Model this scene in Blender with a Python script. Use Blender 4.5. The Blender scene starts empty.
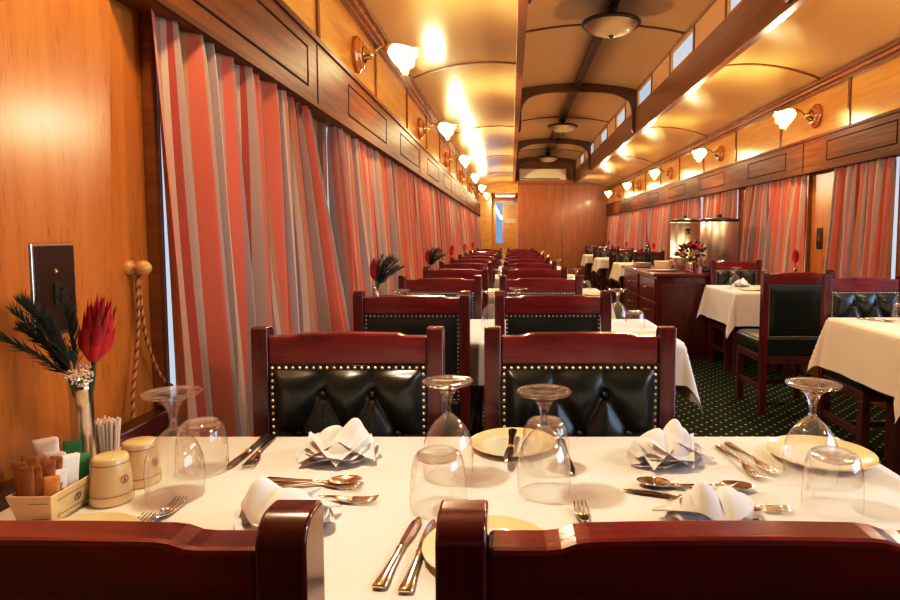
import bpy, math, random
from mathutils import Vector, Matrix
random.seed(7)
PI = math.pi
SC = bpy.context.scene
COL = SC.collection

# ------------------------------------------------------------------ mesh builder
class MB:
    def __init__(s): s.v = []; s.f = []; s.mi = []; s.uv = None; s.m = 0
    def add(s, vs, fs):
        o = len(s.v); s.v += [tuple(p) for p in vs]
        s.f += [tuple(i + o for i in f) for f in fs]; s.mi += [s.m] * len(fs); return s
    def box(s, x0, x1, y0, y1, z0, z1):
        if x0 > x1: x0, x1 = x1, x0
        v = [(x, y, z) for z in (z0, z1) for y in (y0, y1) for x in (x0, x1)]
        return s.add(v, [(0,2,3,1),(4,5,7,6),(0,1,5,4),(2,6,7,3),(0,4,6,2),(1,3,7,5)])
    def lathe(s, prof, n=32, c=(0,0,0), axis=(0,0,1), cap0=False, cap1=False):
        a = Vector(axis).normalized(); q = Vector((0,0,1)).rotation_difference(a); c = Vector(c)
        vs = []
        for z, r in prof:
            for k in range(n):
                t = 2*PI*k/n
                vs.append(c + q @ Vector((r*math.cos(t), r*math.sin(t), z)))
        fs = []
        for j in range(len(prof)-1):
            for k in range(n):
                k2 = (k+1) % n
                fs.append((j*n+k, j*n+k2, (j+1)*n+k2, (j+1)*n+k))
        if cap0: fs.append(tuple(range(n-1, -1, -1)))
        if cap1: fs.append(tuple((len(prof)-1)*n + k for k in range(n)))
        return s.add(vs, fs)
    def tube(s, pts, r, n=8, caps=True):
        pts = [Vector(p) for p in pts]; m = len(pts)
        rs = r if isinstance(r, (list, tuple)) else [r]*m
        vs = []; prev = None
        for i, p in enumerate(pts):
            d = (pts[min(i+1, m-1)] - pts[max(i-1, 0)])
            if d.length < 1e-9: d = Vector((0,0,1))
            d.normalize()
            if prev is None:
                u = d.orthogonal().normalized()
            else:
                u = prev - d*prev.dot(d)
                u = u.normalized() if u.length > 1e-6 else d.orthogonal().normalized()
            prev = u; w = d.cross(u)
            for k in range(n):
                t = 2*PI*k/n
                vs.append(p + (u*math.cos(t) + w*math.sin(t))*rs[i])
        fs = [(i*n+k, i*n+(k+1) % n, (i+1)*n+(k+1) % n, (i+1)*n+k) for i in range(m-1) for k in range(n)]
        if caps: fs += [tuple(range(n-1, -1, -1)), tuple((m-1)*n+k for k in range(n))]
        return s.add(vs, fs)
    def loft(s, secs, n=10):
        """secs: list of (y, halfwidth, z, halfthick): lens-shaped sections along Y"""
        vs = []
        for y, w, z, h in secs:
            for k in range(n):
                t = 2*PI*k/n
                vs.append((w*math.cos(t), y, z + h*math.sin(t)))
        m = len(secs)
        fs = [(i*n+k, (i+1)*n+k, (i+1)*n+(k+1) % n, i*n+(k+1) % n) for i in range(m-1) for k in range(n)]
        fs += [tuple(range(n)), tuple((m-1)*n+k for k in range(n-1, -1, -1))]
        return s.add(vs, fs)
    def prism_xz(s, poly, y0, y1):
        n = len(poly)
        v = [(x, y0, z) for x, z in poly] + [(x, y1, z) for x, z in poly]
        f = [tuple(range(n)), tuple(range(2*n-1, n-1, -1))]
        f += [(k, k+n, (k+1) % n + n, (k+1) % n) for k in range(n)]
        return s.add(v, f)
    def ball(s, c, r, n=10, m=6, sz=1.0):
        c = Vector(c); prof = []
        for j in range(m+1):
            t = PI*j/m - PI/2
            prof.append((r*sz*math.sin(t), max(r*math.cos(t), 1e-5)))
        return s.lathe(prof, n, c)
    def grid(s, fn, nu, nv, uv=None):
        """fn(a,b) for a,b in 0..1"""
        o = len(s.v)
        for j in range(nv+1):
            for i in range(nu+1): s.v.append(tuple(fn(i/nu, j/nv)))
        for j in range(nv):
            for i in range(nu):
                a = o + j*(nu+1) + i
                s.f.append((a, a+1, a+nu+2, a+nu+1)); s.mi.append(s.m)
        if uv:
            s.uv = s.uv or {}
            for j in range(nv+1):
                for i in range(nu+1): s.uv[o + j*(nu+1) + i] = uv(i/nu, j/nv)
        return s
    def build(s, name, mat, parent=None, smooth=False, bevel=0.0, loc=None, rot=None, solid=0.0, subd=0):
        me = bpy.data.meshes.new(name)
        me.from_pydata(s.v, [], s.f); me.validate(clean_customdata=False)
        mats = mat if isinstance(mat, (list, tuple)) else [mat]
        for m in mats: me.materials.append(m)
        if len(mats) > 1:
            for p, i in zip(me.polygons, s.mi): p.material_index = i
        if s.uv:
            ul = me.uv_layers.new(name='UVMap')
            for l in me.loops: ul.data[l.index].uv = s.uv.get(l.vertex_index, (0, 0))
        if smooth:
            for p in me.polygons: p.use_smooth = True
            if smooth == 'auto': me.set_sharp_from_angle(angle=math.radians(30))
        me.update()
        o = bpy.data.objects.new(name, me); COL.objects.link(o)
        if parent: o.parent = parent
        if loc: o.location = loc
        if rot: o.rotation_euler = rot
        if solid:
            md = o.modifiers.new('solid', 'SOLIDIFY'); md.thickness = solid; md.offset = 0
        if subd:
            md = o.modifiers.new('sub', 'SUBSURF'); md.levels = subd; md.render_levels = subd
        if bevel:
            md = o.modifiers.new('bevel', 'BEVEL'); md.width = bevel; md.segments = 2; md.limit_method = 'ANGLE'
            md.angle_limit = math.radians(40)
        return o

def tag(o, label, cat, group=None):
    o['label'] = label; o['category'] = cat
    if group: o['group'] = group
    return o
def thing(name, label, cat, loc=(0,0,0), rz=0.0, group=None, rot=None):
    o = bpy.data.objects.new(name, None); COL.objects.link(o)
    o.empty_display_size = 0.05
    o.location = loc; o.rotation_euler = rot or (0, 0, rz)
    return tag(o, label, cat, group)
def struct(o): o['kind'] = 'structure'; return o
KIDS = {}
def kids(o):
    return [c for c in bpy.data.objects if c.parent == o]
def tree_of(o):
    if o.name not in KIDS:
        KIDS[o.name] = [(c, kids(c)) for c in kids(o)]
    return KIDS[o.name]
def dup(root, loc, rz=0.0, label=None, group=None, scale=None, skip=(), rot=None):
    t = tree_of(root)
    r = root.copy(); COL.objects.link(r)
    r.location = loc; r.rotation_euler = rot or (0, 0, rz)
    if scale: r.scale = (scale,)*3
    if label: r['label'] = label
    if group: r['group'] = group
    elif 'group' in r.keys() and group == '': del r['group']
    for ch, sub in t:
        nm = ch.name.split('.')[0]
        if nm in skip: continue
        c = ch.copy(); COL.objects.link(c); c.parent = r
        for g in sub:
            if g.name.split('.')[0] in skip: continue
            d = g.copy(); COL.objects.link(d); d.parent = c
    return r
class Maker:
    """first use places the original, later uses place copies"""
    def __init__(s, root): s.root = root; s.used = False; tree_of(root)
    def put(s, loc, rz=0.0, label=None, group=None, skip=(), scale=None, rot=None):
        if not s.used:
            s.used = True; r = s.root; r.location = loc; r.rotation_euler = rot or (0, 0, rz)
            if label: r['label'] = label
            if group: r['group'] = group
            if scale: r.scale = (scale,)*3
            return r
        return dup(s.root, loc, rz, label, group, scale, skip, rot)

# ------------------------------------------------------------------ materials
def nt(name):
    m = bpy.data.materials.new(name); m.use_nodes = True
    t = m.node_tree; return m, t.nodes, t.links, t.nodes['Principled BSDF']
def setp(b, **k):
    for a, v in k.items():
        a = a.replace('_', ' ')
        if a in b.inputs: b.inputs[a].default_value = v
def plain(name, c, rough=0.5, metal=0.0, coat=0.0, bump=0.0, bscale=200, var=0.0, spec=None):
    m, n, l, b = nt(name)
    setp(b, Base_Color=(*c, 1), Roughness=rough, Metallic=metal, Coat_Weight=coat, Coat_Roughness=0.1)
    if spec is not None: setp(b, Specular_IOR_Level=spec)
    tc = n.new('ShaderNodeTexCoord'); no = n.new('ShaderNodeTexNoise')
    no.inputs['Scale'].default_value = bscale; no.inputs['Detail'].default_value = 4
    l.new(tc.outputs['Object'], no.inputs['Vector'])
    if bump:
        bp = n.new('ShaderNodeBump'); bp.inputs['Strength'].default_value = bump; bp.inputs['Distance'].default_value = 0.002
        l.new(no.outputs['Fac'], bp.inputs['Height']); l.new(bp.outputs['Normal'], b.inputs['Normal'])
    if var:
        n2 = n.new('ShaderNodeTexNoise'); n2.inputs['Scale'].default_value = bscale*0.1
        l.new(tc.outputs['Object'], n2.inputs['Vector'])
        r = n.new('ShaderNodeValToRGB')
        r.color_ramp.elements[0].color = (*[max(0, x*(1-var)) for x in c], 1); r.color_ramp.elements[1].color = (*[min(1, x*(1+var)) for x in c], 1)
        r.color_ramp.elements[0].position = .3; r.color_ramp.elements[1].position = .7
        l.new(n2.outputs['Fac'], r.inputs['Fac']); l.new(r.outputs['Color'], b.inputs['Base Color'])
    return m
def wood(name, c1, c2, scale=(14, 14, 1.2), rough=0.28, coat=0.5, fleck=0.0, bump=0.05, crough=0.12, spec=None):
    m, n, l, b = nt(name)
    tc = n.new('ShaderNodeTexCoord'); mp = n.new('ShaderNodeMapping'); mp.inputs['Scale'].default_value = scale
    l.new(tc.outputs['Object'], mp.inputs['Vector'])
    no = n.new('ShaderNodeTexNoise'); no.inputs['Scale'].default_value = 2.2; no.inputs['Detail'].default_value = 8
    no.inputs['Roughness'].default_value = .62; no.inputs['Distortion'].default_value = .55
    l.new(mp.outputs['Vector'], no.inputs['Vector'])
    r = n.new('ShaderNodeValToRGB'); e = r.color_ramp.elements
    e[0].color = (*c1, 1); e[1].color = (*c2, 1); e[0].position = .32; e[1].position = .68
    l.new(no.outputs['Fac'], r.inputs['Fac'])
    out = r.outputs['Color']
    if fleck:
        n2 = n.new('ShaderNodeTexNoise'); n2.inputs['Scale'].default_value = 26; n2.inputs['Detail'].default_value = 3
        l.new(mp.outputs['Vector'], n2.inputs['Vector'])
        r2 = n.new('ShaderNodeValToRGB'); r2.color_ramp.elements[0].position = .60; r2.color_ramp.elements[1].position = .74
        l.new(n2.outputs['Fac'], r2.inputs['Fac'])
        mx = n.new('ShaderNodeMixRGB'); mx.blend_type = 'MULTIPLY'; mx.inputs['Color2'].default_value = (*[1-fleck]*3, 1)
        l.new(r2.outputs['Color'], mx.inputs['Fac']); l.new(out, mx.inputs['Color1']); out = mx.outputs['Color']
    l.new(out, b.inputs['Base Color'])
    setp(b, Roughness=rough, Coat_Weight=coat, Coat_Roughness=crough)
    if spec is not None: setp(b, Specular_IOR_Level=spec)
    if bump:
        bp = n.new('ShaderNodeBump'); bp.inputs['Strength'].default_value = bump; bp.inputs['Distance'].default_value = .004
        l.new(no.outputs['Fac'], bp.inputs['Height']); l.new(bp.outputs['Normal'], b.inputs['Normal'])
    return m
def thin_glass(name, tint=(1, 1, 1), lo=0.04, hi=0.75, blend=0.32, rough=0.02, edge=None):
    m, n, l, b = nt(name); n.remove(b)
    out = n['Material Output']
    tr = n.new('ShaderNodeBsdfTransparent'); tr.inputs['Color'].default_value = (*tint, 1)
    gl = n.new('ShaderNodeBsdfGlossy'); gl.inputs['Roughness'].default_value = rough
    gl.inputs['Color'].default_value = (1, 1, 1, 1)
    lw = n.new('ShaderNodeLayerWeight'); lw.inputs['Blend'].default_value = blend
    mr = n.new('ShaderNodeMapRange'); mr.inputs['To Min'].default_value = lo; mr.inputs['To Max'].default_value = hi
    l.new(lw.outputs['Facing'], mr.inputs['Value'])
    if edge:  # grazing-angle tint paints in the dark surroundings that glass edges refract
        rp = n.new('ShaderNodeValToRGB'); e = rp.color_ramp.elements
        e[0].position = .55; e[0].color = (*tint, 1); e[1].position = .92; e[1].color = (*edge, 1)
        l.new(lw.outputs['Facing'], rp.inputs['Fac']); l.new(rp.outputs['Color'], tr.inputs['Color'])
    mx = n.new('ShaderNodeMixShader')
    l.new(mr.outputs['Result'], mx.inputs['Fac']); l.new(tr.outputs[0], mx.inputs[1]); l.new(gl.outputs[0], mx.inputs[2])
    l.new(mx.outputs[0], out.inputs['Surface'])
    return m
def solid_glass(name, tint=(1, 1, 1)):
    m, n, l, b = nt(name); out = n['Material Output']
    setp(b, Base_Color=(*tint, 1), Roughness=0.02, IOR=1.5, Transmission_Weight=1.0)
    tr = n.new('ShaderNodeBsdfTransparent'); mx = n.new('ShaderNodeMixShader'); mx.inputs['Fac'].default_value = .5
    l.new(b.outputs[0], mx.inputs[1]); l.new(tr.outputs[0], mx.inputs[2]); l.new(mx.outputs[0], out.inputs['Surface'])
    return m
def emit(name, c, s):
    m, n, l, b = nt(name)
    setp(b, Base_Color=(*c, 1), Emission_Color=(*c, 1), Emission_Strength=s, Roughness=.4)
    return m

M = {}
M['honey'] = wood('honey veneer', (.46, .165, .025), (.58, .225, .038), (9, 9, .7), .26, .25, .35, .05, .2)
M['honey_dark'] = wood('brown varnished moulding', (.17, .05, .012), (.28, .085, .02), (1.5, 1, 16), .22, .4)
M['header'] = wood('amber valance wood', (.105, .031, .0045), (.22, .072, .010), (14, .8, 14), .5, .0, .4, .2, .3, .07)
M['groove'] = plain('dark inlay line', (.02, .008, .003), .9, 0, 0, 0, 50, .1, .05)
M['gold_panel'] = wood('golden varnished panel', (.62, .31, .05), (.78, .42, .085), (4, 1, 10), .25, .4, 0, .02)
M['partition'] = wood('reddish plywood partition', (.30, .088, .013), (.43, .138, .022), (6, 6, .8), .35, .12, .2, .03)
M['ceiling'] = plain('glossy cream ceiling enamel', (.72, .48, .20), .16, 0, .0, .06, 4, .10)
M['cler'] = plain('ochre clerestory ceiling enamel', (.66, .41, .15), .30, 0, .0, .04, 3, .06)
M['cler_dark'] = wood('dark roof timber', (.075, .022, .008), (.15, .045, .014), (1.2, 1.2, 10), .35, .2)
M['fascia'] = wood('roof fascia timber', (.20, .068, .014), (.31, .11, .024), (10, .7, 10), .3, .4, .2)
M['mahog'] = wood('polished mahogany', (.080, .007, .010), (.26, .016, .021), (1.6, 12, 12), .2, .5, .15, .03, .1)
M['mahog_v'] = wood('polished mahogany upright grain', (.050, .006, .006), (.15, .012, .012), (12, 12, 1.4), .2, .5, .15, .03, .1)
M['mahog_dk'] = wood('dark mahogany', (.055, .010, .008), (.11, .018, .012), (12, 12, 1.2), .3, .3)
M['leather'] = plain('black green leather', (.009, .012, .010), .30, 0, .35, .12, 420, 0)
M['brass'] = plain('brass', (.86, .62, .27), .22, 1.0)
M['nail'] = plain('pale brass nail heads', (.95, .82, .58), .38, 1.0)
M['urn'] = plain('brushed warm steel', (.88, .80, .62), .36, 1.0)
M['silver'] = plain('silver plate', (.86, .80, .70), .14, 1.0)
M['steel'] = plain('polished steel', (.80, .74, .62), .22, 1.0)
M['cloth'] = plain('white table linen', (.80, .785, .78), .8, 0, 0, .06, 600, .015)
M['cloth_y'] = plain('cream table linen', (.84, .74, .58), .8, 0, 0, .08, 600, .03)
M['napkin'] = plain('white napkin linen', (.84, .83, .84), .8, 0, 0, .1, 700, 0)
M['china'] = plain('white china', (.88, .84, .74), .15, 0, .4)
M['china_rim'] = plain('yellow cream china rim', (.86, .73, .47), .15, 0, .4)
M['cream'] = plain('cream glazed ceramic', (.84, .68, .38), .22, 0, .4, 0, 60, .05)
M['brown_line'] = plain('brown glaze line', (.22, .07, .03), .3)
M['glass'] = thin_glass('clear drinking glass', (.995, .99, .985), .05, .60, .30, .02, (.42, .32, .24))
M['glass_solid'] = solid_glass('solid clear glass', (1, .99, .97))
M['pane'] = thin_glass('window glass', (.95, .98, 1.0), .04, .5, .2)
M['pane_blue'] = thin_glass('blue tinted glass', (.36, .56, .80), .04, .3, .2)
M['shade'] = None
M['bulb'] = emit('lit bulb', (1, .83, .55), 30)
M['black'] = plain('black painted metal', (.015, .013, .012), .35)
M['rosette'] = wood('turned wood rosette', (.36, .12, .025), (.50, .19, .04), (8, 8, 8), .25, .4)
M['knobwood'] = wood('pale turned wood', (.62, .33, .09), (.74, .44, .15), (10, 10, 10), .3, .3)
M['plate_bronze'] = plain('dark bronze plate', (.06, .022, .010), .28, .6)
M['rope_gold'] = plain('gold cord', (.60, .27, .07), .6)
M['rope_red'] = plain('maroon cord', (.16, .035, .02), .7)
M['red_petal'] = plain('crimson protea petals', (.55, .012, .025), .5, 0, 0, .1, 200, .35)
M['leaf'] = plain('dark green needles', (.010, .020, .008), .6, 0, 0, 0, 90, .4)
M['leaf2'] = plain('olive leaf', (.05, .075, .02), .5, 0, 0, 0, 90, .4)
M['lace'] = plain('white lace flowers', (.86, .82, .72), .8)
M['pick'] = plain('paper wrapped toothpicks', (.90, .80, .70), .6)
M['sachet_brown'] = plain('brown sugar paper', (.42, .16, .045), .6, 0, 0, .25, 120, .25)
M['sachet_orange'] = plain('orange sachet paper', (.72, .35, .09), .6, 0, 0, .25, 120, .1)
M['sachet_white'] = plain('white sachet paper', (.88, .86, .84), .55, 0, 0, .25, 120, .04)
M['sachet_green'] = plain('green sachet foil', (.03, .22, .07), .45, 0, 0, .25, 120, .3)
M['ink'] = plain('black ink', (.03, .02, .02), .5)
M['bowl_glass'] = plain('unlit alabaster bowl', (.50, .34, .16), .35, 0, .2, 0, 20, .1)
M['white_plastic'] = plain('cream plastic housing', (.72, .60, .38), .35)
M['tube_light'] = emit('corridor light diffuser', (1, .92, .75), 6)
M['rose'] = plain('dark red rose petals', (.40, .012, .02), .55, 0, 0, 0, 60, .4)
M['bottle'] = plain('dark bottle glass', (.012, .010, .006), .08, 0, .3)

def shade_mat():
    m, n, l, b = nt('frosted tulip shade'); n.remove(b); out = n['Material Output']
    tl = n.new('ShaderNodeBsdfTranslucent'); tl.inputs['Color'].default_value = (1, .86, .62, 1)
    gl = n.new('ShaderNodeBsdfGlossy'); gl.inputs['Roughness'].default_value = .2
    em = n.new('ShaderNodeEmission'); em.inputs['Color'].default_value = (1, .70, .32, 1); em.inputs['Strength'].default_value = 1.8
    m1 = n.new('ShaderNodeMixShader'); m1.inputs['Fac'].default_value = .12
    l.new(tl.outputs[0], m1.inputs[1]); l.new(gl.outputs[0], m1.inputs[2])
    ad = n.new('ShaderNodeAddShader'); l.new(m1.outputs[0], ad.inputs[0]); l.new(em.outputs[0], ad.inputs[1])
    l.new(ad.outputs[0], out.inputs['Surface']); return m
M['shade'] = shade_mat()

def carpet_mat():
    m, n, l, b = nt('dark green dotted carpet')
    tc = n.new('ShaderNodeTexCoord'); mp = n.new('ShaderNodeMapping')
    mp.inputs['Rotation'].default_value = (0, 0, PI/4); mp.inputs['Scale'].default_value = (15, 15, 15)
    l.new(tc.outputs['Object'], mp.inputs['Vector'])
    fr = n.new('ShaderNodeVectorMath'); fr.operation = 'FRACTION'; l.new(mp.outputs[0], fr.inputs[0])
    sb = n.new('ShaderNodeVectorMath'); sb.operation = 'SUBTRACT'; sb.inputs[1].default_value = (.5, .5, 0)
    l.new(fr.outputs[0], sb.inputs[0])
    ml = n.new('ShaderNodeVectorMath'); ml.operation = 'MULTIPLY'; ml.inputs[1].default_value = (1, 1, 0)
    l.new(sb.outputs[0], ml.inputs[0])
    le = n.new('ShaderNodeVectorMath'); le.operation = 'LENGTH'; l.new(ml.outputs[0], le.inputs[0])
    lt = n.new('ShaderNodeMath'); lt.operation = 'LESS_THAN'; lt.inputs[1].default_value = .115
    l.new(le.outputs['Value'], lt.inputs[0])
    no = n.new('ShaderNodeTexNoise'); no.inputs['Scale'].default_value = 60; l.new(tc.outputs['Object'], no.inputs['Vector'])
    r = n.new('ShaderNodeValToRGB'); r.color_ramp.elements[0].color = (.004, .009, .004, 1); r.color_ramp.elements[1].color = (.018, .030, .010, 1)
    l.new(no.outputs['Fac'], r.inputs['Fac'])
    mx = n.new('ShaderNodeMixRGB'); mx.inputs['Color2'].default_value = (.60, .54, .30, 1)
    l.new(lt.outputs[0], mx.inputs['Fac']); l.new(r.outputs['Color'], mx.inputs['Color1'])
    l.new(mx.outputs['Color'], b.inputs['Base Color']); setp(b, Roughness=.95, Specular_IOR_Level=.1)
    return m
M['carpet'] = carpet_mat()

def curtain_mat():
    m, n, l, b = nt('striped curtain fabric'); out = n['Material Output']
    uv = n.new('ShaderNodeUVMap'); sx = n.new('ShaderNodeSeparateXYZ'); l.new(uv.outputs[0], sx.inputs[0])
    di = n.new('ShaderNodeMath'); di.operation = 'DIVIDE'; di.inputs[1].default_value = .215; l.new(sx.outputs['X'], di.inputs[0])
    fr = n.new('ShaderNodeMath'); fr.operation = 'FRACT'; l.new(di.outputs[0], fr.inputs[0])
    r = n.new('ShaderNodeValToRGB'); r.color_ramp.interpolation = 'CONSTANT'
    coral = (.64, .165, .085); tan = (.52, .28, .12); taupe = (.45, .315, .25); pale = (.64, .45, .34); deep = (.42, .07, .035); grey = (.36, .255, .22)
    seq = [(0, coral), (.20, tan), (.27, coral), (.37, taupe), (.50, pale), (.55, deep), (.60, taupe), (.70, coral), (.83, grey), (.92, pale), (.96, tan)]
    e = r.color_ramp.elements
    e[0].position = 0; e[0].color = (*seq[0][1], 1); e[1].position = seq[1][0]; e[1].color = (*seq[1][1], 1)
    for p, c in seq[2:]:
        k = e.new(p); k.color = (*c, 1)
    l.new(fr.outputs[0], r.inputs['Fac'])
    no = n.new('ShaderNodeTexNoise'); no.inputs['Scale'].default_value = 700; no.inputs['Detail'].default_value = 2
    tc = n.new('ShaderNodeTexCoord'); l.new(tc.outputs['Object'], no.inputs['Vector'])
    bp = n.new('ShaderNodeBump'); bp.inputs['Strength'].default_value = .12; bp.inputs['Distance'].default_value = .001
    l.new(no.outputs['Fac'], bp.inputs['Height']); l.new(bp.outputs['Normal'], b.inputs['Normal'])
    l.new(r.outputs['Color'], b.inputs['Base Color']); setp(b, Roughness=.6, Sheen_Weight=.25, Specular_IOR_Level=.3)
    tl = n.new('ShaderNodeBsdfTranslucent'); l.new(r.outputs['Color'], tl.inputs['Color'])
    mx = n.new('ShaderNodeMixShader'); mx.inputs['Fac'].default_value = .16
    l.new(b.outputs[0], mx.inputs[1]); l.new(tl.outputs[0], mx.inputs[2]); l.new(mx.outputs[0], out.inputs['Surface'])
    return m
M['curtain'] = curtain_mat()

# ------------------------------------------------------------------ setting: the carriage shell
YB, YE, YP = -2.2, 18.4, 16.6           # back end, far end, partition
XL, XR = -0.90, 2.62                    # inner wall faces
CL, CR = 0.09, 1.70                     # clerestory sides
struct(MB().box(-1.0, 2.72, YB, YE, -.06, 0).build('floor', M['carpet']))

LM = [2.95 + 3.05*k for k in range(5)]
RM = [2.45 + 3.02*k for k in range(5)]
left_open, right_open = [], []
for m in LM: left_open += [(m-1.35, m-.03), (m+.03, m+1.38)]
left_open = [(a, min(b, 16.2)) for a, b in left_open if a < 16]
left_open[0] = (1.600, left_open[0][1])
right_open = [(-.40, 1.00), (1.08, 2.42), (2.48, 3.55), (4.22, 4.98), (5.46, 6.85)]
for m in RM[2:]: right_open += [(m-1.30, m-.03), (m+.03, m+1.38)]
right_open = [(a, min(b, 16.2)) for a, b in right_open if a < 16]
ZS, ZT = .72, 1.80
def side_wall(name, xin, xout, opens, mat):
    b = MB()
    b.box(xin, xout, YB, YE, 0, ZS); b.box(xin, xout, YB, YE, ZT, 2.50)
    y = YB
    for a, c in opens:
        b.box(xin, xout, y, a, ZS, ZT); y = c
    b.box(xin, xout, y, YE, ZS, ZT)
    return struct(b.build(name, mat))
side_wall('wall_left', XL, -1.0, left_open, M['honey'])
side_wall('wall_right', XR, 2.72, right_open, M['honey'])
wn = 1
for xs, opens, sg in ((XL, left_open, -1), (XR, right_open, 1)):
    for a, c in opens:
        x0 = xs + sg*.045
        f = MB(); t = .022
        f.box(x0, x0+sg*.03, a, a+t, ZS, ZT); f.box(x0, x0+sg*.03, c-t, c, ZS, ZT)
        f.box(x0, x0+sg*.03, a+t, c-t, ZS, ZS+t); f.box(x0, x0+sg*.03, a+t, c-t, ZT-t, ZT)
        fo = struct(f.build('window_%d' % wn, M['honey_dark']))
        g = MB(); g.add([(x0+sg*.015, a+t, ZS+t), (x0+sg*.015, c-t, ZS+t), (x0+sg*.015, c-t, ZT-t), (x0+sg*.015, a+t, ZT-t)], [(0, 1, 2, 3)])
        g.build('pane', M['pane'], fo); wn += 1

# trims
TN = [0]
def trim(mb, mat, bevel=0.0, smooth=False):
    TN[0] += 1
    return struct(mb.build('trim_%d' % TN[0], mat, bevel=bevel, smooth=smooth))
# jamb moulding beside the first window (stepped dark pillar)
trim(MB().box(XL, -.872, 1.535, 1.560, .78, 1.76).box(XL, -.884, 1.560, 1.578, .78, 1.76).box(XL, -.890, 1.584, 1.600, .78, 1.76), M['honey_dark'], .004)
trim(MB().box(XR, 2.585, 4.985, 5.015, .74, 1.76).box(XR, 2.585, 5.43, 5.455, .74, 1.76), M['honey_dark'], .004)
for m in LM: trim(MB().box(XL, -.875, m-.025, m+.025, .74, 1.76), M['honey_dark'])
# window sills and the table-height rail
trim(MB().box(XL, -.862, YB, 1.55, .700, .738).box(XL, -.855, YB, 1.55, .738, .776), M['mahog_dk'], .004)
trim(MB().box(XL, -.872, 1.55, YP, .690, .722), M['mahog_dk'], .004)
trim(MB().box(XR, 2.58, YB, YP, .690, .735), M['mahog_dk'], .004)
# valance boards over the curtains with inset panel lines
def valance(xface, xwall, y0, y1, joints, panels, sg):
    b = MB(); b.m = 0
    b.box(xwall, xface, y0, y1, 1.755, 2.035)
    b.box(xwall, xface + sg*.014, y0, y1, 1.745, 1.762)
    b.box(xwall, xface + sg*.010, y0, y1, 2.022, 2.045)
    b.m = 1; e = sg*.0015
    for j in joints: b.box(xface, xface+e, j-.006, j+.006, 1.763, 2.02)
    for a, c in panels:
        for (p, q, z0, z1) in ((a, c, 1.815, 1.823), (a, c, 1.967, 1.975), (a, a+.010, 1.815, 1.975), (c-.010, c, 1.815, 1.975)):
            b.box(xface, xface+e, p, q, z0, z1)
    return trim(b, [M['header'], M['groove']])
lp, rp = [(1.50, 2.56)], []
for k in range(5):
    s = 2.68 + 2.97*k
    lp += [(s+.50, s+1.46), (s+1.98, s+2.90)]
for k in range(-2, 6):
    s = 4.13 + 1.66*k
    rp.append((s, s+.92))
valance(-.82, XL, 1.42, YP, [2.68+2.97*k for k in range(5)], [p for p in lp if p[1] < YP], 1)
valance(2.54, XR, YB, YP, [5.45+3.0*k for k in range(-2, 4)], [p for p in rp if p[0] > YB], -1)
# upper golden panels, divider strips, cornices
trim(MB().box(XL, -.872, YB, YP, 2.035, 2.44), M['gold_panel'])
trim(MB().box(XR, 2.595, YB, YP, 2.035, 2.44), M['gold_panel'])
bl, br = MB(), MB()
for k in range(-4, 12):
    y = 2.86 + 1.2*k
    if YB < y < YP: bl.box(-.872, -.862, y-.016, y+.016, 2.035, 2.42)
    y = 4.83 + 1.2*k
    if YB < y < YP: br.box(2.595, 2.585, y-.016, y+.016, 2.035, 2.42)
trim(bl, M['honey_dark']); trim(br, M['honey_dark'])
def cornice(xw, sg):
    b = MB(); b.m = 0
    b.box(xw, xw+sg*.035, YB, YP, 2.405, 2.435); b.box(xw, xw+sg*.075, YB, YP, 2.462, 2.492)
    b.m = 1
    b.box(xw, xw+sg*.055, YB, YP, 2.435, 2.462)
    return trim(b, [M['honey_dark'], M['rosette']], .004)
cornice(-.872, 1); cornice(2.595, -1)

# ceiling: two lower coves and the clerestory vault in one shell
def cove(t, side):
    if side < 0: x = -.90 + (CL+.90)*t; z = 2.47 + .15*t + .26*t*(1-t)*1.1
    else: x = 2.62 - (2.62-CR)*t; z = 2.47 + .13*t + .26*t*(1-t)*1.1
    return x, z
def vault(t):
    x = CL + (CR-CL)*t
    return x, 3.195 + .085*(1-(2*t-1)**2)
cb = MB()
cb.grid(lambda a, b: (cove(a, -1)[0], YB+(YE-YB)*b, cove(a, -1)[1]), 14, 2)
cb.grid(lambda a, b: (cove(a, 1)[0], YB+(YE-YB)*b, cove(a, 1)[1]), 14, 2)
cb.m = 1
cb.grid(lambda a, b: (vault(a)[0], YB+(YE-YB)*b, vault(a)[1]), 16, 2)
struct(cb.build('ceiling', [M['ceiling'], M['cler']], smooth=True))
# ribs following the coves / vault
def rib(fn, y, w, th, mat, n=20):
    b = MB(); P = [fn(i/n) for i in range(n+1)]
    vs = []
    for x, z in P: vs += [(x, y-w/2, z+.002), (x, y+w/2, z+.002), (x, y+w/2, z-th), (x, y-w/2, z-th)]
    fs = []
    for i in range(n):
        o = i*4; q = o+4
        fs += [(o+3, o+2, q+2, q+3), (o, o+3, q+3, q), (o+2, o+1, q+1, q+2)]
    b.add(vs, fs); return trim(b, mat)
for k in range(-2, 5):
    y = 5.20 + 2.95*k
    if YB < y < YP:
        rib(lambda t: cove(t, -1), y, .030, .008, M['honey_dark']); rib(lambda t: cove(t, 1), y, .030, .008, M['honey_dark'])
ARCH = [-.90, 3.85, 8.60, 13.35, 16.45]
for k in range(4):
    for yy in (ARCH[k] + 2.37*(1 if k < 3 else .65), ARCH[k]+.12):
        rib(vault, yy, .030, .010, M['cler_dark'])
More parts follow.
